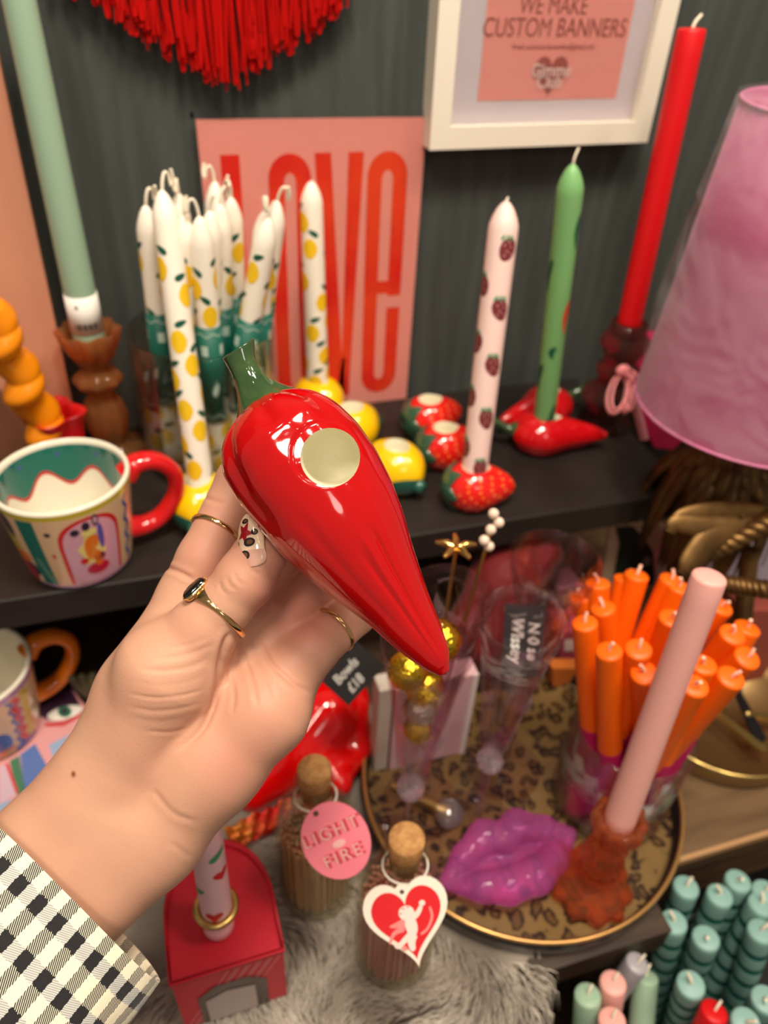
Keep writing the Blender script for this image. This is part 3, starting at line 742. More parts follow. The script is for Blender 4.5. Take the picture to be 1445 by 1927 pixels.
mb.add([pp(*p, D_) for p in ((.492, lt), (.565, lt), (.625, lb+.16), (.64, lb+.16), (.64, lb), (.565, lb))], [(5, 4, 3, 2, 1, 0)], 1, False)
mb.add([pp(*p, D_) for p in ((.715, lt), (.645, lt), (.625, lb+.16), (.64, lb), (.565, lb), (.64, lb+.16))][:3]+[pp(.60, lb, D_), pp(.665, lb, D_)], [(0, 1, 2, 3, 4)], 1, False)
# tall rounded e: ring left open on the lower right, with a cross bar
x0, x1, t = .735, .925, .068
a, b = ringp(x0, x1, lb, lt, t, .055); n = len(a)
mb.grid([[pp(*p, D_) for p in a], [pp(*p, D_) for p in b]], 1, closev=True, smooth=False)
quad(x0+t, x1-t, .44, .485)
mb.add([pp(x1-t-.001, .385, D_*1.5), pp(x1+.002, .385, D_*1.5), pp(x1+.002, .43, D_*1.5), pp(x1-t-.001, .43, D_*1.5)], [(0, 1, 2, 3)], 0, False)
build('print_sheet', mb, [mat('print_pink', (244, 158, 146), .55), redp], o)
mb = MB(); mb.add([pp(-.02, -.0, .0012), pp(1.01, -.0, .0012), pp(1.01, 1.02, .0012), pp(-.02, 1.02, .0012)], [(0, 1, 2, 3)], 0, False)
for u0, v0, u1, v1 in ((-.02, 1.005, 1.01, 1.02), (-.02, 0, -.008, 1.02)):
    mb.add([pp(u0, v0, .0014), pp(u1, v0, .0014), pp(u1, v1, .0014), pp(u0, v1, .0014)], [(0, 1, 2, 3)], 0, False)
film = mat('clear_film', (250, 250, 250), .12, trans=1, ior=1.12, bump=(30, .12, .002)); build('clear_sleeve', mb, film, o)

# --- fringed red banner
o = thing('fringed_banner', 'red yarn fringe of a banner hanging on the wall above the LOVE print', 'banner', (.07, .62, .40))
mb = MB()
pts = []
for L in range(3):
    n = 78
    for k in range(n):
        x = -.035+.20*(k+rnd.random()*.8)/n
        zb = .278+.052*abs((x-.070)/.088)**1.15+rnd.uniform(-.003, .010)+L*.004
        if zb > .40: continue
        y = -.004-L*.0025+rnd.uniform(-.001, .001); w_ = rnd.uniform(-.004, .004); p = []
        for i in range(12):
            s_ = i/11; z = .40*(1-s_)+zb*s_
            p.append((x-.07+w_*s_*s_+.0005*math.sin(s_*9+k*1.7), y+.001*math.sin(s_*7+k), z-.40))
        if rnd.random() < .3:   # looped end
            e = p[-1]; q = [(e[0]+.0012, e[1], e[2]-.0012), (e[0]+.0024, e[1], e[2]), (p[-3][0]+.0026, e[1], p[-3][2])]; p = p+q
        mb.tube(p, [.00095]*(len(p)-1)+[.0009], 5, 0, caps=False)
f = build('fringe', mb, mat('red_yarn', (190, 14, 10), .9, spec=.12), o); f['kind'] = 'stuff'
mb = MB(); mb.box((-.11, -.0015, -.002), (.11, .0, .09)); build('banner_cloth', mb, mat('red_felt', (180, 22, 22), .9), o)

# --- peach board at the left
o = thing('backing_board', 'tall peach board leaning on the wall at the left edge behind the twisted candle', 'board', (-.2, .6, .0))
mb = MB(); xr0 = aty(4, 90, .610).x+.2; xr1 = aty(143, 800, .600).x+.2
mb.add([(-.25, 0, 0), (xr1, 0, 0), (xr0-.002, .012, .36), (-.25, .012, .36), (-.25, .008, 0), (xr1, .008, 0), (xr0-.002, .02, .36), (-.25, .02, .36)], [(0, 1, 2, 3), (1, 5, 6, 2), (4, 7, 6, 5), (3, 2, 6, 7)], 0, False)
def bd(u, v): return (u, -.0006+.012*v/.36, v)
for (u, v, rx, ry) in ((.075, .20, .02, .03), (.055, .10, .018, .022), (.04, .27, .02, .02)): mb.decal(bd, poly(u, v, rx, ry, 14, u*9, .8), 1)
build('panel', mb, [mat('peach_panel', (214, 150, 118), .6, vary=((204, 138, 110), 5)), mat('peach_panel_print', (188, 100, 96), .6)], o)

# ================================================================== CANDLES
def cyl(r0, r1, L):
    return lambda u, v: ((r0+(r1-r0)*v/L+.00016)*math.cos(u), (r0+(r1-r0)*v/L+.00016)*math.sin(u), v)
def leafo(cu, cv, s, a, r): # leaf outline in (angle,height)
    out = []
    for k in range(14):
        t = 2*PI*k/14; x = math.cos(t); y = .42*math.sin(t)*(1-.3*x)
        X = x*math.cos(a)-y*math.sin(a); Y = x*math.sin(a)+y*math.cos(a); out.append((cu+s*X/r, cv+s*Y))
    return out
def tip_prof(r1, z0, kind):
    if kind == 'point': return [(r1, z0), (r1*.97, z0+.004), (r1*.82, z0+.009), (r1*.55, z0+.015), (r1*.28, z0+.0185), (.0006, z0+.020)]
    return [(r1, z0+.0), (r1*.96, z0+.0012), (r1*.85, z0+.0020), (r1*.4, z0+.0024), (.0002, z0+.0024)]
def wick_part(root, z, h=.009, dx=.002, seed=0, m=None, r=.0009, loop=False):
    mb = MB(); q = random.Random(seed)
    if loop: pts = [(0, 0, z-.003), (dx*.4, 0, z+h*.4), (dx*1.2, .001, z+h*.9), (dx*2.2, .003, z+h*.8), (dx*2.6, .004, z+h*.2), (dx*3.3, .003, z+h*.5), (dx*3.0, .001, z+h*1.1)]
    else: pts = [(0, 0, z-.003), (dx*.2, 0, z+h*.4), (dx, dx*.3, z+h)]
    c = [tuple(p) for p in chain(pts, 5)]
    mb.tube(c, r, 8, 0); return build('wick', mb, m or WICK, root)
def candle_body(root, r0, r1, L, mats, tip='point', deco=None, z0=0.0):
    zt = L-(.020 if tip == 'point' else .0024); mb = MB()
    prof = [(.0005, z0), (r0*.9, z0), (r0, z0+.001)]+[(r0+(r1-r0)*k/14, z0+(zt-z0)*k/14) for k in range(1, 14)]+tip_prof(r1, zt, tip)
    mb.lathe(prof, 28, 0)
    if deco: deco(mb, cyl(r0, r1, L), zt)
    return build('body', mb, mats, root)
def lemons(seed, z0=.008, z1=None, step=.029):
    def f(mb, fn, zt):
        q = random.Random(seed); z = z0; k = 0; r = .0105
        while z < (z1 or zt-.022):
            for a in (0, 2.1, 4.2):
                aa = a+q.uniform(-.25, .25)+k*1.1; zz = z+q.uniform(-.002, .002)+(a*.0045)
                if zz > (z1 or zt-.012): continue
                mb.decal(fn, [(aa+.0068*math.cos(t)/r*(1+.04*math.cos(4*t)), zz+.0082*math.sin(t)) for t in [2*PI*i/18 for i in range(18)]], 1)
                mb.decal(fn, leafo(aa+q.choice((-.35, .35)), zz+.0125, .0052, q.choice((.5, 2.6, .3)), r), 2)
            z += step; k += 1
    return f
def lemon_candle(name, label, base, top, L, r0=.0115, r1=.0098, band=False, seed=1, group=None, spin=0, loop=True, wd=.0025):
    t = thing(name, label, 'candle', base, lean(base, top, spin), group)
    candle_body(t, r0, r1, L, [WHITEW, LEMON, LEAFP], 'point', lemons(seed))
    wick_part(t, L, .011, wd, seed, loop=loop, r=.0011)
    if band: label_band(t, r0, r1, L)
    return t
bandm = mat('green_paper_band', (12, 92, 76), .5); bandw = mat('band_white_print', (200, 222, 208), .55)
def label_band(t, r0, r1, L, z0=.055, z1=.135):
    mb = MB(); f = lambda z: r0+(r1-r0)*z/L+.0008
    mb.lathe([(f(z0)-.0005, z0), (f(z0), z0), (f(z1), z1), (f(z1)-.0005, z1)], 28, 0)
    fn = lambda u, v: ((f(v)+.0001)*math.cos(u), (f(v)+.0001)*math.sin(u), v)
    for zc in (z1-.006, z0+.006):
        mb.strip(fn, lambda s_: (2*PI*s_, zc+.0012*math.sin(12*PI*s_)), lambda s_: (2*PI*s_, zc+.0009+.0012*math.sin(12*PI*s_)), 1, 60)
    for a in (0, 1.57, 3.14, 4.71):
        mb.decal(fn, [(a-.28, z1-.022), (a+.28, z1-.022), (a+.28, z1-.014), (a-.28, z1-.014)], 1)
        mb.decal(fn, leafo(a+.7, z0+.03, .006, 1.2, .0115), 1)
    build('paper_band', mb, [bandm, bandw], t)

# ================================================================== GLASSWARE
def glass_cyl(name, label, loc, r, h, th=.0028, base=.008, m=CLEAR, cat='jar', rim=.0008, flare=0):
    t = thing(name, label, cat, loc); mb = MB()
    p = [(.0002, 0), (r*.92, 0), (r*.985, .002), (r, .006), (r+flare*.3, h*.5), (r+flare, h-.002), (r+flare-th*.5, h+rim), (r+flare-th, h-.002), (r-th+flare*.3, h*.5), (r-th, base+.005), (r*.9, base), (.0002, base)]
    mb.lathe(p, 64); build('glass', mb, m, t, recalc=True)
    return t

# --- mugs
mugc = glaze('mug_ivory', (240, 232, 212)); mats_mug = [mugc, glaze('mug_teal', (14, 108, 98)), glaze('mug_red', (206, 36, 40)), glaze('mug_mustard', (196, 178, 52)), glaze('mug_lilac', (188, 132, 176)), glaze('mug_pale_pink', (218, 164, 184)),
    glaze('mug_orange', (226, 116, 34)), glaze('mug_ink', (52, 44, 60)), glaze('mug_sand', (222, 186, 146)), glaze('mug_blue', (60, 84, 168)), glaze('mug_crimson', (190, 36, 66)), glaze('mug_straw', (232, 214, 128))]
def mug(name, label, loc, r, h, hang, handle_m, deco, rot=0):
    t = thing(name, label, 'mug', loc, rotz(rot)); mb = MB(); rb = r*.76
    def ro(z): return rb+(r-rb)*(z/h)**.75
    th = .0035
    outer = [(.001, .001), (rb*.8, .001), (rb*.93, .0), (rb*.985, .004)]+[(ro(h*k/12), h*k/12) for k in range(1, 12)]+[(r, h-.001)]
    rimp = [(r-th*.2, h+.0008), (r-th*.5, h+.0013), (r-th*.85, h+.0006), (r-th, h-.0012)]
    inner = [(ro(h*k/12)-th, h*k/12) for k in range(11, 1, -1)]+[(rb*.8, .007), (.001, .006)]
    mb.lathe(outer+rimp+inner, 72)
    fo = lambda u, v: ((ro(max(v, .0001))+.00022)*math.cos(u), (ro(max(v, .0001))+.00022)*math.sin(u), v)
    fi = lambda u, v: ((ro(v)-th-.00025)*math.cos(u), (ro(v)-th-.00025)*math.sin(u), v)
    deco(mb, fo, fi, h)
    build('cup', mb, mats_mug, t)
    mb = MB(); hp = [(r*.93, 0, h*.84), (r*1.12, 0, h*.93), (r*1.42, 0, h*.90), (r*1.66, 0, h*.72), (r*1.64, 0, h*.48), (r*1.38, 0, h*.27), (r*1.08, 0, h*.20), (r*.80, 0, h*.22)]
    hp = [tuple(p) for p in chain(hp, 6)]; c, s_ = math.cos(hang), math.sin(hang)
    hp = [(p[0]*c, p[0]*s_, p[2]) for p in hp]; N = len(hp)
    mb.tube(hp, [.0062+.0022*abs(2*i/N-1)**3 for i in range(N)], 16, 0, flat=1.25, up=(0, 0, 1)); build('handle', mb, handle_m, t)
    return t
def deco1(mb, fo, fi, h):
    # camera faces the mug from about -95 degrees
    A = -1.62
    mb.strip(fo, lambda s_: (2*PI*s_, h*.93), lambda s_: (2*PI*s_, h*.985), 3, 80)
    mb.strip(fo, lambda s_: (2*PI*s_, .004), lambda s_: (2*PI*s_, h*.085), 4, 80)
    mb.strip(fo, lambda s_: (2*PI*s_, h*.085), lambda s_: (2*PI*s_, h*.93), 8, 80)
    fo2 = lambda u, v: tuple(np.array(fo(u, v))+np.array((math.cos(u), math.sin(u), 0))*.00012)
    fo3 = lambda u, v: tuple(np.array(fo(u, v))+np.array((math.cos(u), math.sin(u), 0))*.00024)
    fo4 = lambda u, v: tuple(np.array(fo(u, v))+np.array((math.cos(u), math.sin(u), 0))*.00036)
    def arch(c, hw, z0, z1, inset):
        out = []; hw = hw-inset/.04; z1 = z1-inset; n = 12
        out += [(c-hw, z0+inset*.0), (c+hw, z0)]
        for k in range(n+1):
            a = PI*k/n; out.append((c+hw*math.cos(a), z1-.022+.022*math.sin(a)**.8))
        return out
    mb.decal(fo2, arch(A+.42, .50, h*.10, h*.90, 0), 2, 8); mb.decal(fo3, arch(A+.42, .50, h*.10, h*.90, .0026), 5, 8)
    B = A+.42
    def blob(u, v, rx, ry, m, f=fo4, n=14, ph=0, star=0): mb.decal(f, poly(u, v, rx, ry, n, ph, star), m)
    blob(B-.02, .038, .24, .017, 11, fo4, 12, .3, .7); blob(B-.05, .040, .09, .011, 6); blob(B+.02, .046, .10, .006, 6); blob(B+.15, .048, .05, .012, 9, fo4, 10, .8)
    f5 = lambda u, v: tuple(np.array(fo4(u, v))+np.array((math.cos(u), math.sin(u), 0))*.00012)
    blob(B+.08, .030, .09, .004, 7, f5); blob(B+.02, .020, .20, .0055, 10, f5); blob(B-.18, .030, .07, .003, 2, f5, 8); blob(B+.05, .029, .07, .008, 6, f5, 12)
    blob(B-.22, .058, .07, .003, 7, f5, 8, .5); blob(B-.05, .061, .06, .004, 7, f5); blob(B+.1, .064, .05, .005, 7, f5); blob(B+.1, .064, .028, .003, 5, lambda u, v: tuple(np.array(f5(u, v))+np.array((math.cos(u), math.sin(u), 0))*.0001)); blob(B-.02, .055, .12, .0035, 11, f5)
    # teal zigzag strip
    mb.strip(fo2, lambda s_: (A-.62, h*.09+s_*h*.83), lambda s_: (A-.36+(.025 if int(s_*48) % 2 else 0), h*.09+s_*h*.83), 1, 48)
    # grey wavy line right of the arch
    mb.strip(fo2, lambda s_: (A+1.10+.04*math.sin(s_*26), h*.12+s_*h*.78), lambda s_: (A+1.17+.04*math.sin(s_*26), h*.12+s_*h*.78), 9, 48)
    blob(A-.19, h*.77, .05, .002, 7, fo2, 8); blob(A-.2, h*.5, .03, .002, 2, fo2, 8)
    blob(A-.95, h*.60, .16, .014, 3, fo2, 12, .2, .8); blob(A-.88, h*.78, .12, .012, 7, fo2); blob(A-.85, h*.42, .17, .006, 6, fo3, 10); blob(A-.92, h*.20, .2, .012, 10, fo3)
    blob(A-.85, h*.26, .25, .008, 7, fo2, 12, .6); blob(A-1.2, h*.5, .1, .02, 11, fo3)
    # inside: teal scalloped border with red line
    wv_ = lambda s_: h*.66+h*.085*math.sin(s_*2*PI*7)
    mb.strip(fi, lambda s_: (2*PI*s_, h*.965), lambda s_: (2*PI*s_, wv_(s_)), 1, 160)
    mb.strip(fi, lambda s_: (2*PI*s_, wv_(s_)), lambda s_: (2*PI*s_, wv_(s_)-h*.035), 2, 160)
    for k in range(9): mb.decal(lambda u, v: tuple(np.array(fi(u, v))-np.array((math.cos(u), math.sin(u), 0))*.0002), poly(2*PI*k/9+.3, h*.88, .035, .0016, 8), 9)
def deco2(mb, fo, fi, h):
    fo2 = lambda u, v: tuple(np.array(fo(u, v))+np.array((math.cos(u), math.sin(u), 0))*.00012)
    mb.strip(fo, lambda s_: (2*PI*s_, .004), lambda s_: (2*PI*s_, h*.9), 8, 80); mb.strip(fo, lambda s_: (2*PI*s_, h*.9), lambda s_: (2*PI*s_, h*.985), 4, 80)
    A = -.95
    mb.strip(fo2, lambda s_: (A+.32, h*.12+s_*h*.76), lambda s_: (A+.48+.02*math.sin(s_*30), h*.12+s_*h*.76), 3, 40)
    mb.strip(fo2, lambda s_: (A+.14+.04*math.sin(s_*30), h*.12+s_*h*.76), lambda s_: (A+.28+.04*math.sin(s_*30), h*.12+s_*h*.76), 2, 60)
    mb.strip(fo2, lambda s_: (A+.06+.04*math.sin(s_*30), h*.12+s_*h*.76), lambda s_: (A+.12+.04*math.sin(s_*30), h*.12+s_*h*.76), 9, 60)
    mb.decal(fo2, poly(A-.25, h*.3, .2, .014, 14), 9); mb.decal(fo2, poly(A-.5, h*.62, .15, .012, 12, 0, .7), 2); mb.decal(fo2, poly(A-.3, h*.14, .3, .005, 14), 6); mb.decal(fo2, poly(A+.25, h*.08, .3, .004, 14), 9)
mug('patterned_mug', 'ivory mug with red handle, teal scalloped inside and red arch picture on its side', (-.080, .452, 0), .0452, .076, math.radians(12), glaze('handle_red', (206, 22, 26)), deco1, 0)
m2 = atz(-58, 1262, -.095)
mug('patterned_mug', 'patterned mug with orange handle at the left edge below the black shelf', (m2.x, m2.y, -.1705), .0455, .078, math.radians(25), glaze('handle_orange', (240, 128, 16)), deco2, 0)

# --- green taper candle in amber glass holder
amber = glass('amber_glass', (255, 178, 112), .06, clear=.4, ior=1.3, trans=.8)
def candlestick(name, label, loc, H, m, kind, sc=1.0):
    t = thing(name, label, 'candle holder', loc); mb = MB()
    if kind == 'goblet':
        out = [(.0002, 0), (.029, 0), (.030, .003), (.022, .008), (.012, .011), (.0115, .014), (.016, .026), (.0175, .040), (.0145, .052), (.0095, .060), (.011, .064), (.0185, .070), (.0195, .074), (.016, .0785), (.0095, .082), (.010, .085), (.0165, .094), (.021, .106), (.0235, .116), (.0225, .117), (.0190, .107), (.0142, .098), (.0128, .0945), (.0002, .094)]
        md_ = lambda a, z, r: r*(1+(.10 if z > .1 else .055)*math.cos(8*a)*(1 if r > .011 else .3))
    elif kind == 'disc':
        out = [(.0002, 0), (.026, 0), (.029, .004), (.027, .010), (.016, .016), (.0085, .022), (.0085, .028), (.014, .034), (.015, .042), (.0125, .052), (.0135, .060), (.0125, .063), (.0075, .068), (.0085, .073), (.015, .080), (.0175, .090), (.0165, .098), (.0130, .098), (.0118, .092), (.0112, .084), (.0002, .083)]
        md_ = lambda a, z, r: r*(1+.07*math.cos(10*a)*(1 if r > .012 else .2))
    else:
        out = [(.0002, 0), (.024, 0), (.025, .004), (.017, .012), (.020, .022), (.027, .030), (.027, .036), (.018, .044), (.0135, .050), (.019, .056), (.0195, .063), (.0135, .070), (.018, .078), (.022, .086), (.021, .092), (.0165, .098), (.0158, .108), (.0125, .108), (.0122, .094), (.0002, .093)]
        md_ = lambda a, z, r: r*(1+.02*math.cos(12*a))
    out = [(r*sc, z*H/out_h(kind)) for r, z in out]
    mb.lathe(out, 64, 0, md_); build('stem', mb, m, t, recalc=True); return t
def out_h(k): return {'goblet': .117, 'disc': .098}.get(k, .108)
gh = Vector((-.056, .59, 0)); candlestick('candlestick', 'amber glass candlestick with scalloped cup holding the tall sage green candle', gh, .117, amber, 'goblet')
gb = gh+Vector((0, 0, .0950)); gt = aty(36, 0, .585); L = (gt-gb).length+.02
gcan = thing('taper_candle', 'tall sage green taper candle with white price label in the amber glass candlestick', 'candle', gb, lean(gb, gt, 1.9))
candle_body(gcan, .0122, .0098, L, wax('sage_wax', (156, 186, 160)), 'flat')
mb = MB(); mb.lathe([(.01205, .022), (.01255, .022), (.0122, .052), (.0118, .052)], 32, 0)
lf = lambda u, v: (.0126*math.cos(u), .0126*math.sin(u), v)
for k in range(9): mb.decal(lf, [(2.2+k*.16, .026), (2.2+k*.16+.07*(1+k % 2), .026), (2.2+k*.16+.07*(1+k % 2), .031), (2.2+k*.16, .031)], 1)
mb.decal(lf, poly(2.5, .045, .14, .002, 8, 0, .5), 1)
build('price_label', mb, [WHITEP, mat('label_ink', (60, 56, 52), .6)], gcan)

# --- orange bubble candle in red flared holder
hb_ = atz(118, 905, 0); 
t = thing('flared_candle_holder', 'red ceramic holder with pinched flared rim behind the ivory mug, holding the orange candle', 'candle holder', (hb_.x+.004, hb_.y+.012, 0)); mb = MB()
flr = lambda a, z, r: r*(1+(.16*math.cos(4*a+.5) if z > .03 else .16*math.cos(4*a+.5)*z/.03*.5))
mb.lathe([(.0005, 0), (.018, 0), (.024, .003), (.0255, .01), (.0205, .022), (.0175, .036), (.0195, .050), (.0222, .058), (.0228, .0595), (.0212, .0592), (.0175, .052), (.0148, .032), (.0150, .018), (.0005, .016)], 72, 0, flr)
for k in range(72*14, 0): pass
build('body', mb, glaze('tulip_red', (200, 20, 24)), t)
for a in (3.6,):
    mb = MB(); mb.tube([(-.018, -.010, .006), (-.026, -.016, .010), (-.030, -.020, .004)], [.004, .0035, .001], 8); build('petal_foot', mb, glaze('tulip_red', (200, 20, 24)), t)
ob = Vector((hb_.x, hb_.y+.012, .0175)); ot = reach(ob, -34, 570, .15)
t = thing('bubble_candle', 'orange twisted bubble candle leaning left out of the red flared holder', 'candle', ob, lean(ob, ot)); mb = MB(); rows = []
for i in range(130):
    z = .150*i/129; r = .0140*(.88+.22*abs(math.sin(PI*z/.0215))**.9)*(1 if z < .146 else .6); ph_ = PI*z/.0215
    ox = .0034*math.cos(ph_*1.0); oy = .0034*math.sin(ph_*1.0)
    rows.append([(ox+r*math.cos(2*PI*k/28), oy+r*math.sin(2*PI*k/28), z) for k in range(28)])
rows = [[(0, 0, 0)]*28]+rows+[[(0, 0, .151)]*28]
mb.grid(rows, 0, closev=True, flip=True); build('body', mb, mat('orange_wax_gloss', (238, 142, 8), .3, sss=.3, sssr=.005, coat=.3), t); wick_part(t, .151, .008)

# --- grey glass ornament at left edge
t = thing('glass_cloche', 'grey clear glass vessel with silver knob cut by the left edge above the mug', 'glassware', tuple(Vector((-.155, .585, 0)))); mb = MB()
mb.lathe([(.0002, .0), (.034, 0), (.036, .004), (.0365, .03), (.030, .06), (.016, .085), (.008, .092), (.006, .094), (.0002, .094)], 48)
build('dome', mb, glass('smoke_glass', (200, 196, 190), .05), t); mb = MB(); mb.sphere((0, 0, .100), .0075); build('knob', mb, SILV, t)

# ================================================================== LEMON JAR
jr = Vector((.030, .566, 0)); jar = glass_cyl('glass_jar', 'wide clear glass jar on the shelf crowded with lemon print candles', jr, .0575, .122, base=.006)
LEN = .212
spec = [  # tip pixel, foot offset in the jar (cm), loop, label
 (272, 374, -3.4, -.6, True, 'lemon print candle at the far left of the glass jar, wick curling up'),
 (345, 392, -1.2, -2.2, False, 'lemon print candle just right of the tallest front candle, short upright wick'),
 (374, 394, .2, -3.6, True, 'lemon print candle nearest the front rim of the glass jar'),
 (336, 352, -2.2, 1.8, True, 'lemon print candle at the back left of the jar with hooked wick'),
 (396, 384, 1.1, -1.4, False, 'slim lemon print candle in the middle of the jar, wick hidden'),
 (413, 372, 1.9, .3, True, 'lemon print candle in the jar left of the one leaning against the L'),
 (434, 360, 3.0, 1.4, True, 'lemon print candle in the jar whose tip leans right over the letter L'),
 (404, 330, 1.0, 3.4, True, 'lemon print candle highest at the back of the jar beside the L'),
 (500, 384, 3.2, -1.6, True, 'lemon print candle of the right pair in the jar, left one with looped wick'),
 (523, 366, 4.1, -.2, True, 'lemon print candle furthest right in the glass jar'),
 (508, 398, 3.6, -3.0, False, 'lemon print candle low in front of the right pair in the jar')]
_f = [jr+Vector((s_[2]*.01, s_[3]*.01, .008)) for s_ in spec]; _t = [reach(f_, s_[0], s_[1], LEN+.004) for f_, s_ in zip(_f, spec)]
_f, _t = untangle(_f, _t, .0099, jr, .042, .12, .047)
_t = [reach(f_, s_[0], s_[1], LEN+.004) for f_, s_ in zip(_f, spec)]
for i, (x, y, fx, fy_, lp, lab) in enumerate(spec):
    b_, tp = _f[i], _t[i]
    lemon_candle('lemon_candle', lab, b_, b_+(tp-b_), LEN, r0=.0094, r1=.0082, band=True, seed=i+3, group='lemon print candles in the glass jar', spin=i*1.3, loop=lp)
# price stickers on the bands seen through the jar
# ================================================================== FRUIT HOLDERS
def fruit(name, label, loc, kind, rot, s=1.0, candle_r=.0107):
    t = thing(name, label, 'candle holder', loc, rotz(rot)); mb = MB()
    rx, ry, rz, tipx, hz = {'lemon': (.0265, .0245, .0235, .20, .021), 'straw': (.0250, .0230, .0215, .42, .018), 'chili': (.0225, .0185, .0155, 1.05, .0155)}[kind]
    rx *= s; ry *= s; rz *= s
    nph, nth = 96, 60; rows = []; hr = candle_r*1.0
    th0 = math.asin(min(.9, hr/(.5*(rx+ry))))
    def surf(th, a):
        th = min(th, PI-1e-6)
        c = math.cos(a); s_ = math.sin(a); w_ = max(0, c)**3; w2 = max(0, -c)**6
        m = 1+tipx*(math.exp(-(a/.48)**2) if kind != 'straw' else math.exp(-(a/.75)**2))*math.sin(th)**1.5
        if kind == 'lemon': m = 1+.22*math.exp(-(a/.30)**2)*math.sin(th)**3+.10*math.exp(-((PI-abs(a))/.4)**2)
        if kind == 'chili': m *= 1-.07*math.exp(-((abs(a)-1.2)/.25)**2)*math.sin(th)-.10*math.exp(-((PI-abs(a))/.22)**2)
        z = rz*math.cos(th)
        if kind == 'chili': z *= 1-.12*max(0, c)*math.sin(th); m *= 1-.09*math.exp(-((th-1.95)/.13)**2)*(1 if math.cos(a) > -.5 else .5)
        if th > 2.45: z = rz*math.cos(2.45)
        return (rx*m*math.sin(th)*c, ry*m**.35*math.sin(th)*s_*(1-.25*(max(0, c)**2 if kind != 'lemon' else 0)), z+rz*.77)
    for i in range(nth+1):
        th = th0+(PI-th0)*i/nth; rows.append([surf(th, -PI+2*PI*k/nph) for k in range(nph)])
    zt = rows[0][0][2]
    mats = {'lemon': [YEL, CREAM], 'straw': [STRAW, CREAM, SEED], 'chili': [REDD, CREAM]}[kind]
    mb.grid(rows, 0, closev=True)
    ring0 = rows[0]; cx_ = 0
    r2 = [[tuple(Vector(p)*1.0+Vector((0, 0, -.0004))) for p in ring0]]
    for k, dz in ((.93, -.002), (.90, -.008), (.88, -.018), (.01, -.019)): r2.append([(p[0]*k, p[1]*k, zt+dz) for p in ring0])
    mb.grid([ring0]+r2, 1, closev=True, flip=True)
    if kind == 'straw':
        q = random.Random(3)
        for i in range(9):
            th = th0+.28+i*.21
            if th > 2.35: continue
            n = max(6, int(17*math.sin(th)))
            for k in range(n):
                a = -PI+2*PI*(k+.5*(i % 2))/n
                if abs(a) > 2.3: continue
                fnn = lambda u, v: tuple(Vector(surf(v, u))*1.0+(Vector(surf(v, u))-Vector((0, 0, rz*.77))).normalized()*.0004)
                mb.decal(fnn, [(a+.045*math.cos(b)/max(.4, math.sin(th)), th+.06*math.sin(b)) for b in [2*PI*j/8 for j in range(8)]], 2, 1)
    build('body', mb, mats, t)
    if kind == 'lemon':
        for (a, th) in ((2.75, 1.7), (-2.9, 1.95)):
            mb = MB(); ft = lambda u, v: tuple((Vector(surf(v, u))-Vector((0, 0, rz*.77)))*(1.0)+(Vector(surf(v, u))-Vector((0, 0, rz*.77))).normalized()*(.0018*math.cos((u-a)*2.2)) + Vector((0, 0, rz*.77)))
            mb.decal(ft, [(a+.62*math.cos(b), th+.34*math.sin(b)) for b in [2*PI*j/20 for j in range(20)]], 0, 4); build('leaf', mb, TEALG, t)
        mb = MB(); mb.lathe([(.006, 0), (.0062, .002), (.0045, .006), (.001, .007)], 16); s_ = build('stem', mb, TEALG, t); s_.location = (-rx*1.05, 0, rz*.6); s_.rotation_euler = (0, -1.4, 0)
    if kind == 'straw':
        mb = MB()
        for k in range(6):
            a0 = -1.1+2*PI*k/6; rows = []
            for i in range(8):
                f = i/7; wd_ = .0085*math.sin(PI*min(1, .25+f*.75))**.8*(1 if f < .97 else .25); row = []
                rr_ = .003+.0175*f; yy = rr_*math.cos(a0); zz = rr_*math.sin(a0)
                for j in range(5):
                    u = (j-2)/2*wd_; Y = yy-u*math.sin(a0); Z = zz+u*math.cos(a0)
                    # lie on the rounded blunt end of the berry
                    q2 = 1-(Y/ry)**2-(Z/rz)**2; X = -rx*math.sqrt(max(q2, .0))*1.0-.0016+(.002 if q2 < 0 else 0)-.002*f*f
                    row.append((X, Y, max(Z+rz*.77, .0012)))
                rows.append(row)
            mb.grid(rows, 0)
        o2 = build('leaf_crown', mb, LEAFG, t); md2 = o2.modifiers.new('s', 'SOLIDIFY'); md2.thickness = .0014; md2.offset = 0
    if kind == 'chili':
        mb = MB(); mb.tube([tuple(p) for p in chain([(-rx*.86, 0, rz*.9), (-rx*1.1, 0, rz*.95), (-rx*1.35, .002, rz*1.1), (-rx*1.6, .004, rz*1.2)], 4)], [.0075, .0068, .006, .0052, .0046, .0042, .004, .004, .0042, .0044, .0046, .0048, .005], 14); build('stem', mb, GREEN, t)
        mb = MB(); mb.lathe([(.0002, 0), (.0105, 0), (.0115, .003), (.0105, .005)], 32); build('foot', mb, CREAM, t)
    return t
P0 = Vector((.010, .478, 0)); fruit('lemon_candle_holder', 'yellow ceramic lemon holder at the shelf front, partly behind the fingers, holding the tallest candle', P0, 'lemon', math.radians(75))
cb = Vector((.012, .478, .0195)); ct = reach(cb, 301, 333, .222)
lemon_candle('lemon_candle', 'tallest lemon print candle, standing alone in the front yellow lemon holder', cb, ct, .222, r0=.0098, r1=.0088, seed=2, loop=True)
P1 = Vector((.134, .612, 0)); fruit('lemon_candle_holder', 'yellow ceramic lemon holder against the LOVE print holding the rear lemon candle', P1, 'lemon', 2.0, candle_r=.0103)
cb = P1+Vector((0, 0, .0195)); ct = reach(cb, 584, 335, .195)
lemon_candle('lemon_candle', 'single lemon print candle standing in front of the letter V', cb, ct, .195, r0=.0105, r1=.0095, seed=21, loop=False, spin=2, wd=-.002)
fruit('lemon_candle_holder', 'empty yellow lemon holder just behind the chili, further from the shelf edge', (.152, .556, 0), 'lemon', math.radians(200))
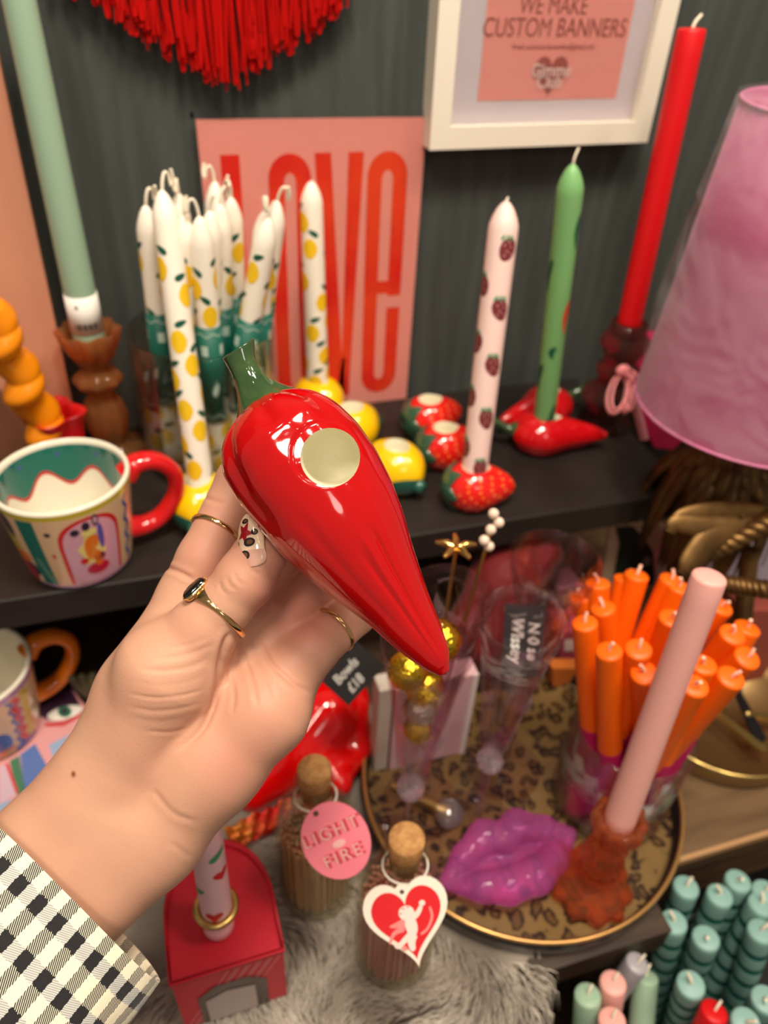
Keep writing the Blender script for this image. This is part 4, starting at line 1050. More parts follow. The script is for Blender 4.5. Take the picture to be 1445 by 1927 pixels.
fruit('lemon_candle_holder', 'empty yellow lemon holder nearest the shelf edge right of the chili', (.173, .488, 0), 'lemon', math.radians(115))
fruit('strawberry_candle_holder', 'empty red strawberry holder at the back of the strawberry row', (.228, .560, 0), 'straw', math.radians(8))
fruit('strawberry_candle_holder', 'empty red strawberry holder in the middle of the strawberry row', (.225, .511, 0), 'straw', math.radians(3))
Sp = Vector((.228, .449, 0)); fruit('strawberry_candle_holder', 'red strawberry holder at the shelf front holding the pink berry candle', Sp, 'straw', math.radians(-14), 1.0)
cp = Vector((.323, .512, 0)); fruit('chili_pepper_holder', 'red chili holder on the shelf with the green candle, pointed end to the right', cp, 'chili', math.radians(-16), 1.32)
cp2 = Vector((.348, .556, 0)); fruit('chili_pepper_holder', 'empty red chili holder behind the one with the green candle', cp2, 'chili', math.radians(197), 1.3)

# --- strawberry print candle and green chili print candle
cb = Sp+Vector((0, 0, .017)); ct = reach(cb, 955, 362, .218)
t = thing('strawberry_print_candle', 'pale pink candle printed with small brown berries in the front strawberry holder', 'candle', cb, lean(cb, ct, 0))
bm_ = wax('berry_print', (118, 44, 48)); bs_ = wax('berry_seed', (222, 176, 168)); bl_ = wax('berry_leaf', (70, 150, 110))
def berries(mb, fn, zt):
    q = random.Random(5)
    for k in range(5):
        for j, a in enumerate((-1.55, .6, 3.15)):
            z = .018+k*.0420+(0, -.014, .016)[j]; 
            if z < .008 or z > zt-.006: continue
            rot = q.uniform(-.5, .5); out = []
            for i in range(18):
                tt_ = 2*PI*i/18; x = .0066*math.cos(tt_)*(1+.12*math.sin(tt_)); y = .0084*math.sin(tt_); out.append((a+(x*math.cos(rot)-y*math.sin(rot))/.0115, z+x*math.sin(rot)+y*math.cos(rot)))
            mb.decal(fn, out, 1)
            f2 = lambda u, v: tuple(Vector(fn(u, v))+Vector((math.cos(u), math.sin(u), 0))*.00015)
            for (sx_, sy_) in ((-.25, .003), (.2, .002), (-.05, -.001), (.25, -.003), (-.2, -.004), (.05, .005)): mb.decal(f2, poly(a+sx_, z+sy_, .045, .0007, 6), 2, 1)
            for d in (-.3, 0, .3): mb.decal(f2, leafo(a+d-.1, z+.0082, .0024, 1.57+d*2, .0115), 3, 1)
candle_body(t, .0105, .0110, .218, [wax('pale_pink_wax', (240, 208, 200)), bm_, bs_, bl_], 'point', berries); wick_part(t, .218, .002, .001)
cb = cp+Vector((0, 0, .018)); ct = reach(cb, 1078, 308, .232)
t = thing('chili_print_candle', 'light green candle with dark leaf and red chili print in the shelf chili holder', 'candle', cb, lean(cb, ct, 0))
dg = wax('print_dark_green', (14, 92, 64)); rg = wax('print_chili_red', (220, 60, 30))
def chilis(mb, fn, zt):
    for k, (a, z, m, l) in enumerate(((-1.4, .020, 1, .013), (-1.05, .185, 1, .014), (-3.1, .06, 1, .013), (-3.2, .150, 1, .014), (-1.2, .115, 2, .015), (1, .06, 1, .01), (1.5, .15, 2, .012), (-2.1, .085, 1, .006), (2.4, .1, 1, .01), (-1.9, .012, 1, .008))):
        out = []
        for i in range(20):
            tt_ = 2*PI*i/20; y = l*math.cos(tt_); x = .0030*math.sin(tt_)*(1+.5*math.cos(tt_))+.0025*(y/l)**2; out.append((a+x/.0115+y*8, z+y))
        mb.decal(fn, out, m)
candle_body(t, .0094, .0100, .232, [wax('light_green_wax', (122, 178, 112)), dg, rg], 'point', chilis); wick_part(t, .232, .010, .004)
mb = MB(); mb.lathe([(.0095, 0), (.0099, .0), (.0099, .008), (.0095, .008)], 28); build('paper_collar', mb, WHITEP, t)

# --- red candle in smoked pink holder
rh = Vector((.404, .536, 0)); smoke = glass('smoked_pink_glass', (206, 142, 132), .08, clear=.45, ior=1.33, trans=.93); candlestick('candlestick', 'smoky pink turned glass candlestick under the tall red candle', rh, .108, smoke, 'turned')
cb = rh+Vector((0, 0, .094)); ct = reach(cb, 1303, 50, .235)
t = thing('taper_candle', 'tall bright red flat topped candle in the smoky pink candlestick', 'candle', cb, lean(cb, ct)); candle_body(t, .0108, .0104, (ct-cb).length, wax('red_wax', (214, 14, 22)), 'flat'); wick_part(t, (ct-cb).length, .008, .007, r=.0012)

# --- pink ribbon and magenta bag
rb_ = mat('pink_satin', (232, 138, 142), .35, sheen=.3)
c0 = atd(1172, 735, .655); t = thing('ribbon_bow', 'looped pink satin ribbon hanging beside the smoky pink candlestick', 'ribbon', c0)
for k, (cx_, cy_, rx_, ry_, dd_) in enumerate(((1162, 745, 19, 38, .655), (1166, 742, 13, 34, .652), (1188, 742, 11, 36, .650), (1182, 745, 7, 36, .654))):
    mb = MB(); mb.tube([tuple(atd(cx_+rx_*math.sin(a)*(1 if k < 2 else .9)+(6 if k > 1 else 8)*math.cos(a), cy_-ry_*math.cos(a)-4, dd_+.004*math.cos(a))-c0) for a in [2*PI*i/24 for i in range(25)]], .0030, 8, 0, flat=.35, up=tuple(FF), caps=False); build('loop', mb, rb_, t)
mb = MB(); kn = atd(1172, 697, .652)-c0; mb.sphere(tuple(kn), .0055, sc=(1.2, .8, 1)); build('knot', mb, rb_, t)
mb = MB(); mb.tube([tuple(atd(x_, y_, .65)-c0) for x_, y_ in ((1178, 705), (1190, 720), (1192, 700), (1180, 694))], .003, 8, 0, flat=.4); build('tail', mb, rb_, t)
mb = MB(); mb.tube([tuple(atd(x_, y_, d_)-c0) for x_, y_, d_ in ((1176, 700, .652), (1190, 745, .66), (1203, 790, .665), (1212, 828, .67))], .0042, 8, 0, flat=.35); build('tail', mb, mat('pale_pink_satin', (206, 134, 142), .4), t)
P_ = [aty(x_, y_, .612) for x_, y_ in ((1178, 705), (1225, 638), (1300, 630), (1300, 850), (1232, 842), (1206, 790))]; g0 = Vector((P_[0].x, .612, P_[0].z))
t = thing('wall_decoration', 'magenta paper decoration on the wall, mostly hidden behind the pink lampshade', 'decoration', g0); mb = MB(); F_ = [tuple(p-g0) for p in P_][::-1]; n_ = len(F_)
mb.add([(p[0], p[1]+.0172, p[2]) for p in F_], [tuple(range(n_-1, -1, -1))], 0, False); mb.add(F_, [tuple(range(n_))], 0, False)
mb.add(F_+[(p[0], p[1]+.0172, p[2]) for p in F_], [(i_, n_+i_, n_+(i_+1) % n_, (i_+1) % n_) for i_ in range(n_)], 0, False)
build('paper_panel', mb, mat('magenta_paper', (176, 18, 72), .5), t, recalc=True)

# ================================================================== LAMP
lamp = thing('table_lamp', 'pink lampshade in clear cellophane on a brass palm leaf lamp base', 'lamp', (.432, .40, -.178))
zb, zt_, rb0, rt0 = .095+.178, .303+.178, .087, .0745
def pleat(a, z, r): return r*(1+.004*math.cos(40*a))
mb = MB(); mb.lathe([(rb0, zb), (rb0*.93+rt0*.07, zb+.02), (rb0*.5+rt0*.5, (zb+zt_)/2), (rt0, zt_), (rt0-.0015, zt_), (rb0*.5+rt0*.5-.0015, (zb+zt_)/2), (rb0-.0015, zb)], 96, 0, pleat)
sh = mat('lampshade_pink', (176, 94, 130), .6, trans=0, sheen=.2, vary=((160, 66, 102), 9, (1, 1, .25)))
so_ = build('lamp_shade', mb, sh, lamp)
for (r, z) in ((rb0, zb), (rt0, zt_)):
    mb = MB(); mb.tube([(r*math.cos(2*PI*k/64), r*math.sin(2*PI*k/64), z) for k in range(64)], .0012, 6, 0, closed=True); build('trim_wire', mb, mat('rim_pink', (206, 120, 160), .4), so_)
film2 = bpy.data.materials.new('cellophane'); film2.use_nodes = True; nt = film2.node_tree; pb = nt.nodes['Principled BSDF']
pb.inputs['Base Color'].default_value = (.9, .82, .86, 1); pb.inputs['Roughness'].default_value = .12; pb.inputs['Specular IOR Level'].default_value = .9
tr = nt.nodes.new('ShaderNodeBsdfTransparent'); mxs = nt.nodes.new('ShaderNodeMixShader'); mxs.inputs[0].default_value = .88
nt.links.new(pb.outputs[0], mxs.inputs[1]); nt.links.new(tr.outputs[0], mxs.inputs[2]); nt.links.new(mxs.outputs[0], nt.nodes['Material Output'].inputs[0])
tc = nt.nodes.new('ShaderNodeTexCoord'); nz = nt.nodes.new('ShaderNodeTexNoise'); nz.inputs['Scale'].default_value = 14; nz.inputs['Distortion'].default_value = 1.2; bp = nt.nodes.new('ShaderNodeBump'); bp.inputs['Strength'].default_value = .9; bp.inputs['Distance'].default_value = .02
nt.links.new(tc.outputs['Object'], nz.inputs['Vector']); nt.links.new(nz.outputs['Fac'], bp.inputs['Height']); nt.links.new(bp.outputs[0], pb.inputs['Normal'])
mb = MB(); q = random.Random(4)
def crink(a, z, r): return r*(1+.02*math.sin(5*a+z*40)+.012*math.sin(11*a-z*60))
mb.lathe([(rb0*1.02, zb+.001), (rb0*1.03, zb+.03), (rb0*1.02, zb+.08), (rb0*.97, zb+.13), (rt0*1.09, zb+.145), (rt0*1.13, zb+.146), (rt0*1.10, zb+.17), (rt0*1.04, zt_+.003), (rt0*.8, zt_+.004)], 120, 0, crink)
build('cellophane_wrap', mb, film2, lamp)
brass = mat('aged_brass', (118, 88, 48), .42, metal=.75, bump=(120, .3, .001), vary=((84, 60, 32), 30))
# palm crown of drooping blades under the shade
mb = MB(); q = random.Random(11); top = Vector((0, 0, .245))
for k in range(34):
    a = 2*PI*k/34*1.0+q.uniform(-.08, .08); tier = k % 3; R_ = (.038, .047, .054)[tier]*q.uniform(.92, 1.05); drop = (.13, .115, .10)[tier]
    ca, sa = math.cos(a), math.sin(a); path = []
    for i in range(9):
        t_ = i/8; rr_ = .006+R_*math.sin(t_*PI*.5)**1.0; z = top.z-.01*tier+.018*math.sin(t_*PI*.8)-drop*t_**2.2; path.append((rr_*ca, rr_*sa, z))
    for sgn in (1, -1):
        rows = []
        for i, p in enumerate(path):
            t_ = i/8; wd_ = .0110*math.sin(PI*min(1, .12+.88*t_))**.7+.0006
            rows.append([p, (p[0]-sa*wd_*sgn*.55, p[1]+ca*wd_*sgn*.55, p[2]-wd_*.25), (p[0]-sa*wd_*sgn, p[1]+ca*wd_*sgn, p[2]-wd_*.75)])
        mb.grid(rows, 0, flip=(sgn < 0))
for (pts_, w_) in ((((1500, 985), (1420, 990), (1340, 992), (1275, 985), (1262, 1000)), .010), (((1400, 985), (1340, 1010), (1300, 1055), (1285, 1078)), .011), (((1450, 965), (1360, 960), (1290, 968), (1262, 985)), .007)):
    P_ = [atd(x_, y_, .565)-Vector(lamp.location) for x_, y_ in pts_]; c_ = [tuple(p) for p in chain([tuple(p) for p in P_], 5)]; n_ = len(c_)
    mb.tube(c_, [w_*(.35+.65*math.sin(PI*min(1, .25+.72*i_/(n_-1)))) for i_ in range(n_)], 12, 0, flat=.3, up=tuple(UU))
lv = build('palm_leaves', mb, brass, lamp); m_ = lv.modifiers.new('s', 'SOLIDIFY'); m_.thickness = .0011
mb = MB(); mb.lathe([(.0002, 0), (.018, 0), (.019, .006), (.017, .014), (.014, .022)]+[(.0115+.0022*(i % 2), .026+.009*i) for i in range(23)]+[(.006, .24), (.0004, .245)], 32); build('trunk', mb, brass, lamp)
mb = MB(); mb.tube([(0, 0, .24), (0, 0, zt_-.02)], .004, 12); build('stem', mb, brass, lamp)
# twisted rope like branch with loop, part of the lamp foot
def rope(pts, r, name, parent, m, tw=2.4):
    P = [Vector(p) for p in chain(pts, 10)]; mb = MB()
    for s_ in range(3):
        path = []
        for i, p in enumerate(P):
            T = (P[min(i+1, len(P)-1)]-P[max(i-1, 0)]).normalized(); u = T.cross(Vector((0, 0, 1))).normalized(); v = T.cross(u); a = i*tw/3+s_*2*PI/3
            path.append(tuple(p+u*(r*.5*math.cos(a))+v*(r*.5*math.sin(a))))
        mb.tube(path, r*.62, 8)
    return build(name, mb, m, parent)
lo_ = Vector(lamp.location)
r0 = [atd(1302, 1085, .575)-lo_, atd(1318, 1048, .575)-lo_, atd(1370, 1022, .57)-lo_, atd(1440, 985, .56)-lo_, atd(1500, 960, .55)-lo_]
rope([tuple(p) for p in r0], .0075, 'rope_branch', lamp, brass)
r1 = [atd(1356, 1098, .545)-lo_, atd(1400, 1104, .54)-lo_, atd(1450, 1110, .53)-lo_, atd(1520, 1116, .52)-lo_]
rope([tuple(p) for p in r1], .0065, 'rope_branch', lamp, brass)
mb = MB(); mb.tube([tuple(atd(1412, 1035, .585)-lo_), tuple(atd(1404, 1100, .60)-lo_), tuple(atd(1396, 1190, .60)-lo_)], .007, 10); build('post', mb, brass, lamp)

# ================================================================== CARDS AND BOXES BEHIND
def card(name, label, cat, pts_px, y, depth, m, deco=None, mats=None, group=None):
    """upright panel facing the shop floor whose corners were surveyed in the plane y"""
    lowp = max(pts_px, key=lambda p: p[1]); y = atz(lowp[0], lowp[1], -.1776).y if y is None else y
    P = [aty(px_, py_, y) for px_, py_ in pts_px]; b = Vector((sum(p.x for p in P)/len(P), y, min(p.z for p in P)))
    t = thing(name, label, cat, b, None, group); mb = MB(); n = len(P)
    F_ = [tuple(p-b) for p in P]; K_ = [(p[0], p[1]+depth, p[2]) for p in F_]
    mb.add(F_, [tuple(range(n))], 0, False); mb.add(K_, [tuple(range(n-1, -1, -1))], 0, False)
    mb.add(F_+K_, [(i, n+i, n+(i+1) % n, (i+1) % n) for i in range(n)], 0, False)
    o_ = build('panel', mb, m, t, recalc=True)
    for (pp_, mm_, nm, off) in (deco or []):
        mb = MB(); mb.decal(lambda u, v: tuple(aty(u, v, y-off)-b), pp_, 0, 2); build(nm, mb, mm_, o_)
    return t
crm = mat('card_cream', (216, 190, 158), .6); dgn = mat('card_dark_green', (38, 50, 42), .6); pnk = mat('card_pink', (226, 152, 154), .6); lil = mat('card_lilac', (190, 178, 200), .55); ros = mat('card_rose', (214, 92, 100), .6)
def ell(cx, cy, rx, ry, rot=0, n=20): return [(cx+rx*math.cos(2*PI*k/n)*math.cos(rot)-ry*math.sin(2*PI*k/n)*math.sin(rot), cy+rx*math.cos(2*PI*k/n)*math.sin(rot)+ry*math.sin(2*PI*k/n)*math.cos(rot)) for k in range(n)]
card('greeting_card', 'cream card with a large dark green shape behind the orange candles', 'card', [(1128, 1125), (1245, 1120), (1262, 1000), (1238, 985), (1148, 985)], None, .003, crm,
     [([(1150, 1110), (1225, 1102), (1240, 1078), (1232, 1042), (1205, 1005), (1190, 990), (1158, 992), (1165, 1025), (1158, 1060)], dgn, 'print', .0005), (ell(1217, 1056, 7, 8), mat('card_grey', (150, 146, 140), .6), 'print_dot', .0010)])
card('greeting_card', 'pink card with pale edge standing behind the brass leaves', 'card', [(1238, 1135), (1330, 1130), (1395, 1000), (1290, 985), (1232, 1040)], None, .003, pnk,
     [([(1244, 1046), (1254, 1040), (1243, 1130), (1225, 1135)], mat('card_edge', (206, 190, 186), .6), 'border', .0005)])
card('greeting_card', 'cream card with dark dot and rose patch beyond the shelf corner', 'card', [(1262, 960), (1322, 985), (1352, 850), (1255, 860)], None, .003, crm,
     [(ell(1292, 880, 15, 11), dgn, 'print', .0005), (ell(1304, 896, 17, 10, -.3), ros, 'print_patch', .0010)])
card('gift_box', 'lilac box behind the brass rope branches at the right edge', 'box', [(1325, 1180), (1460, 1180), (1460, 1010), (1380, 1010), (1330, 1060)], None, .02, lil)
card('gift_box', 'dull red box at the right edge behind the orange candles', 'box', [(1390, 1290), (1480, 1290), (1480, 1150), (1400, 1150)], None, .03, mat('dull_red_box', (150, 70, 58), .6))
card('gift_box', 'rose pink box between the empty flutes and the orange candles', 'box', [(1050, 1255), (1120, 1255), (1120, 1190), (1058, 1190)], None, .03, mat('rose_box', (180, 66, 86), .6),
     [([(1062, 1204), (1112, 1200), (1112, 1222), (1062, 1226)], mat('box_white_print', (226, 206, 200), .6), 'label', .0005)])
card('gift_box', 'low orange box under the rose pink one beside the candle jar', 'box', [(1040, 1300), (1110, 1296), (1110, 1258), (1040, 1258)], None, .012, mat('orange_box', (198, 106, 36), .6))
card('gift_box', 'mauve and cream box corner left of the orange candles', 'box', [(1045, 1180), (1100, 1180), (1100, 1105), (1050, 1110)], None, .03, mat('mauve_box', (176, 118, 132), .6),
     [([(1055, 1120), (1090, 1110), (1090, 1130), (1058, 1140)], mat('cream_print', (222, 200, 160), .6), 'label', .0005)])

# ================================================================== TRAY
zr = -.158
pts = [atz(680, 1440, zr), atz(1278, 1600, zr), atz(1000, 1775, zr), atz(1235, 1705, zr), atz(850, 1722, zr), atz(1130, 1768, zr)]
Aq = np.array([[p.x, p.y, 1] for p in pts]); bq = np.array([p.x**2+p.y**2 for p in pts]); so3, *_r = np.linalg.lstsq(Aq, bq, rcond=None)
tcx, tcy = so3[0]/2, so3[1]/2; tr_ = math.sqrt(so3[2]+tcx**2+tcy**2); print('tray', tcx, tcy, tr_)
tray = thing('round_tray', 'round leopard print tray with dark sides and gold rim', 'tray', (tcx, tcy, -.1775))
leo = bpy.data.materials.new('leopard_print'); leo.use_nodes = True; nt = leo.node_tree; pb = nt.nodes['Principled BSDF']; pb.inputs['Roughness'].default_value = .22
tc = nt.nodes.new('ShaderNodeTexCoord'); nz = nt.nodes.new('ShaderNodeTexNoise'); nz.inputs['Scale'].default_value = 60
vo = nt.nodes.new('ShaderNodeTexVoronoi'); vo.inputs['Scale'].default_value = 78; vo.inputs['Randomness'].default_value = .8
adv = nt.nodes.new('ShaderNodeMix'); adv.data_type = 'RGBA'; adv.blend_type = 'LINEAR_LIGHT'; adv.inputs['Factor'].default_value = .012
nt.links.new(tc.outputs['Object'], nz.inputs['Vector']); nt.links.new(tc.outputs['Object'], adv.inputs['A']); nt.links.new(nz.outputs['Color'], adv.inputs['B']); nt.links.new(adv.outputs['Result'], vo.inputs['Vector'])
cr = nt.nodes.new('ShaderNodeValToRGB'); cr.color_ramp.interpolation = 'LINEAR'; els = cr.color_ramp.elements
els[0].position = 0; els[0].color = (*lin((84, 60, 34)), 1); els[1].position = .22; els[1].color = (*lin((92, 68, 38)), 1)
for p_, c_ in ((.27, (46, 32, 24)), (.40, (46, 32, 24)), (.46, (116, 92, 54)), (1.0, (122, 98, 60))):
    e = els.new(p_); e.color = (*lin(c_), 1)
nt.links.new(vo.outputs['Distance'], cr.inputs[0]); nt.links.new(cr.outputs[0], pb.inputs['Base Color'])
mb = MB(); mb.lathe([(.0002, .006), (tr_-.006, .006)], 96, 0); build('tray_floor', mb, leo, tray)
mb = MB(); mb.lathe([(tr_-.006, .0058), (tr_-.0035, .019), (tr_, .019), (tr_-.001, .001), (tr_-.006, 0), (.0002, 0)], 96, 0); build('tray_wall', mb, mat('tray_black', (24, 20, 20), .18, coat=.6), tray)
mb = MB(); mb.tube([((tr_-.0015)*math.cos(2*PI*k/96), (tr_-.0015)*math.sin(2*PI*k/96), .0198) for k in range(96)], .0017, 8, 0, closed=True); build('rim', mb, mat('tray_gold_rim', (206, 160, 98), .3, metal=.8), tray)
ZT = -.1715+.0002   # tray floor level

# ================================================================== ORANGE / MAGENTA CANDLES IN GLASS
jb = Vector((.291, .256, ZT)); tj = glass_cyl('glass_jar', 'clear glass jar on the tray packed with orange and magenta dipped candles', jb, .0445, .099, base=.005)
org = wax('orange_wax', (250, 106, 6)); mag = wax('magenta_wax', (196, 18, 100)); wkp = mat('pale_wick', (246, 196, 170), .7)
proto = None; OL = .200
ospec = [(1100, 1170, 'orange candle at the left rim of the jar, upright'), (1134, 1142, 'orange candle upright behind the two at the left rim of the jar'), (1125, 1095, 'short looking orange candle at the back left, left of the tall pair'),
 (1093, 1120, 'leftmost orange candle at the back of the jar, mostly hidden'), (1178, 1086, 'orange candle of the tall back pair, left one with white wick'), (1199, 1080, 'orange candle of the tall back pair, right one'),
 (1265, 1089, 'orange candle leaning right at the back, left of the pink candle'), (1280, 1102, 'orange candle leaning right just behind the pink candle tip'), (1265, 1161, 'orange candle half hidden left of the pink candle, middle height'),
 (1146, 1223, 'orange candle at the front left of the jar with bent pink wick'), (1202, 1220, 'orange candle in the centre of the jar with upright wick'), (1212, 1265, 'orange candle at the front centre of the jar, lowest of its neighbours'),
 (1324, 1248, 'orange candle right of the pink candle, behind a lower one'), (1308, 1288, 'orange candle touching the right side of the pink candle, lowest'), (1377, 1273, 'orange candle leaning far right at the front of the jar'),
 (1408, 1236, 'orange candle furthest right, leaning out with twisted wick'), (1380, 1192, 'orange candle leaning right in the upper right pair, left one'), (1408, 1179, 'orange candle in the upper right pair, right one'), (1358, 1139, 'orange candle peeping out right of the pink candle tip')]
fc = Vector((jb.x, jb.y, jb.z+.0056))
_f = []
for i, (x, y, lab) in enumerate(ospec):
    dirx = (x-1235)/190.; diry = (1175-y)/110.
    fs_ = .020 if abs(dirx) < .75 else .008; _f.append(fc+Vector((fs_*max(-1, min(1, dirx))+.010*math.sin(i*2.4), .020*max(-1, min(1, diry))+.010*math.cos(i*2.4), 0)))
_t = [reach(f_, s_[0], s_[1], OL) for f_, s_ in zip(_f, ospec)]
_f, _t = untangle(_f, _t, .0086, jb, .0325, jb.z+.097, .0335, 60)
_t = [reach(f_, s_[0], s_[1], OL) for f_, s_ in zip(_f, ospec)]
for i, (x, y, lab) in enumerate(ospec):
    foot, tp = _f[i], _t[i]
    if proto is None:
        proto = thing('taper_candle', lab, 'candle', foot, lean(foot, tp), 'orange candles in the glass jar')
        mb = MB(); mb.lathe([(.0005, 0), (.0082, 0), (.0087, .0015)]+[(.0087-.0002*k/14, .0015+(OL-.005)*k/14) for k in range(1, 8)]+[(.0086, OL*.5+.002)], 26, 1)
        mb.lathe([(.0086, OL*.5+.002)]+[(.0086-.0002*k/6, OL*.5+.002+(OL*.5-.0044)*k/6) for k in range(1, 7)]+[(.0084, OL-.0013), (.0074, OL-.0003), (.0035, OL), (.0002, OL)], 26, 0)
        build('body', mb, [org, mag], proto); wick_part(proto, OL, .0065, .0025, 3, wkp, r=.0012)
        mb = MB(); mb.lathe([(.0086, .030), (.0089, .030), (.0089, .052), (.0086, .052)], 26, 0)
        lf2 = lambda u, v: (.0090*math.cos(u), .0090*math.sin(u), v)
        for k in range(7): mb.decal(lf2, [(-2.2+k*.2, .034), (-2.2+k*.2+.1, .034), (-2.2+k*.2+.1, .040), (-2.2+k*.2, .040)], 1, 1)
        build('price_label', mb, [WHITEP, mat('label_ink', (60, 56, 52), .6)], proto)
    else: dup(proto, foot, lean(foot, tp, i*1.3), lab, 'orange candles in the glass jar')

# ================================================================== PINK CANDLE + AMBER HOLDER
ph0 = Vector((.243, .196, ZT)); candlestick('candlestick', 'faceted amber glass candlestick on the tray holding the pale pink candle', ph0, .098, glass('amber_glass_deep', (252, 170, 116), .08, clear=.4, ior=1.25, trans=.88), 'disc', 1.0)
cb = ph0+Vector((0, 0, .0835)); ct = reach(cb, 1336, 1082, .205)
t = thing('taper_candle', 'pale pink taper candle leaning in the faceted amber candlestick on the tray', 'candle', cb, lean(cb, ct)); mb = MB()
candle_body(t, .0104, .0092, .205, wax('pink_wax', (238, 174, 164)), 'flat')

# ================================================================== PINK GLASS LIPS
lp = atz(935, 1690, ZT+.0); lipm = glass('pink_glass', (252, 150, 232), .05, clear=.2, ior=1.3, trans=.84)
lips = thing('glass_lips', 'pair of solid bright pink glass lips lying on the leopard tray', 'ornament', (.190, .224, ZT), rotz(math.radians(3)))
U_ = [(-5.0, .1, 1.1, .25), (-3.0, 1.0, 1.6, .8), (-1.2, 1.7, 1.9, 1.05), (0, 1.3, 1.9, .95), (1.2, 1.7, 1.9, 1.05), (3.0, 1.1, 1.6, .8), (5.0, .5, 1.1, .25)]
L_ = [(-4.6, -.1, 1.0, .3), (-2.6, -1.0, 1.3, .9), (-1, -1.5, 1.45, 1.15), (1, -1.5, 1.45, 1.15), (2.8, -.9, 1.3, .9), (4.8, .2, 1.0, .3)]
pr = [(*a, *b) for a, b in zip(U_, U_[1:])]+[(*a, *b) for a, b in zip(L_, L_[1:])]
pr += [(-3, .0, .7, .6, 3, .0, .7, .6), (-1.5, .2, .7, .7, 1.5, .2, .7, .7)]
cutl = [(-4.4, .25, 2.1, .12, 0, .05, 2.55, .22), (0, .05, 2.55, .22, 4.6, .45, 2.1, .12)]
Pl, Ql = sdf_mesh(pr, (-6, -3.4, -.6), (6, 3.6, 3.8), .09, .35, cutl); Pl = relax(Pl, Ql, 3); Pl[:, 2] = np.maximum(Pl[:, 2], .06)
npmesh('lips', Pl*.0112, Ql, lipm, lips)

# ================================================================== FLUTES
def flute(label, loc, H=.236, r=.0262, tilt=None, balls=()):
    t = thing('champagne_flute', label, 'glass', loc, tilt); k = H/.236; mb = MB()
    o_ = [(.0002, .0), (.030, .0), (.031, .0012), (.012, .0035), (.0035, .010), (.0030, .030), (.0030, .078), (.0045, .082)]
    o_ += [(.0055, .100), (.0105, .112), (.0125, .130), (.0150, .155), (.0190, .190), (r-.002, .220), (r+.001, .236)]
    i_ = [(r+.0004, .2366), (r-.0006, .2355), (r-.0034, .220), (.0176, .190), (.0136, .155), (.0110, .130), (.0085, .118), (.0002, .113)]
    mb.lathe([(a, z*k) for a, z in o_+i_], 48); build('glass', mb, FLG, t, recalc=True)
    mb = MB(); mb.sphere((0, 0, .090*k), .0098, 0, 14, 9, smooth=False); q = random.Random(int(loc[0]*1e4))
    build('crystal_knop', mb, CRY, t)
    return t
FLG = glass('flute_glass', (250, 244, 246), .01, clear=.82); CRY = glass('crystal_cut', (245, 242, 248), .02, clear=.25, ior=1.7, trans=.9)
def rimxy(x, y, H=.236): p = atz(x, y, ZT+H); return Vector((p.x, p.y, ZT))
f1 = rimxy(806, 1212); flute('champagne flute filled with gold and silver baubles behind the chili tip', f1)
f2 = rimxy(985, 1162); flute('empty champagne flute holding a black price tag, in the middle of the tray', f2)
f3 = rimxy(1046, 1052); flute('rear right empty champagne flute with a wide rim near the orange candles', f3, r=.029)
f4 = rimxy(848, 1118); flute('rear left champagne flute holding the two cocktail sticks', f4)
gb_ = mat('gold_bauble', (240, 206, 60), .1, metal=1, bump=(220, .7, .003)); sb_ = mat('silver_bauble', (215, 208, 196), .12, metal=1, bump=(220, .7, .003))
for (dx, dy, z, r, m_, lab) in ((.0085, .004, .232, .0128, gb_, 'large gold bauble at the top right of the bauble filled flute'), (-.0125, -.004, .222, .0118, gb_, 'gold bauble at the left of the bauble filled flute rim'), (.0, .0, .201, .0122, gb_, 'gold bauble in the middle of the bauble filled flute'),
    (.0, .0, .178, .0108, sb_, 'silver bauble inside the bauble filled flute'), (.0, .0, .158, .0095, gb_, 'small gold bauble lowest in the bauble filled flute')):
    t = thing('bauble', lab, 'bauble', (f1.x+dx, f1.y+dy, ZT+z-r), None, 'baubles in the flute'); mb = MB(); mb.sphere((0, 0, r), r, 0, 20, 14, smooth=False); build('ball', mb, m_, t)
    mb = MB(); mb.lathe([(.0016, 2*r-.0004), (.0016, 2*r+.0014), (.0003, 2*r+.0016)], 10); build('cap', mb, GOLD, t)
# black price tags
def chalk_tag(label, cpx, d, ex_px, w_, h_, lines, nrm=None, rot=0):
    c = atd(cpx[0], cpx[1], d); t = thing('price_tag', label, 'price tag', c)
    e = (RR*math.cos(rot)+UU*math.sin(rot)); f_ = (UU*math.cos(rot)-RR*math.sin(rot)); n_ = e.cross(f_); mb = MB()
    mb.prism([(-w_/2, -h_/2), (w_/2, -h_/2), (w_/2, h_/2), (-w_/2, h_/2)], .0008, 0, org=tuple(n_*-.0008), ax=(tuple(e), tuple(f_), tuple(n_))); b_ = build('tag_card', mb, mat('chalk_black', (34, 33, 34), .6), t)
    for (tx, u, v, s_) in lines: text_part('handwriting', tx, s_, mat('chalk_white', (214, 212, 204), .7), b_, e*u+f_*v+n_*.0003, e, f_, bold=.0002, shear=.15, sx=.9)
    return t
chalk_tag('black price tag with white handwriting inside the middle flute', (985, 1205), .475, 0, .046, .026, [('Wlssey', .0, -.0045, .011), ('N 0 se', .0, .006, .010)], rot=-PI/2-.05)
chalk_tag('black handwritten price tag on the red ornament beside the wrist', (664, 1268), .53, 0, .038, .026, [('Bowls', -.002, .005, .010), ('£18', -.004, -.006, .010)], rot=math.radians(48))
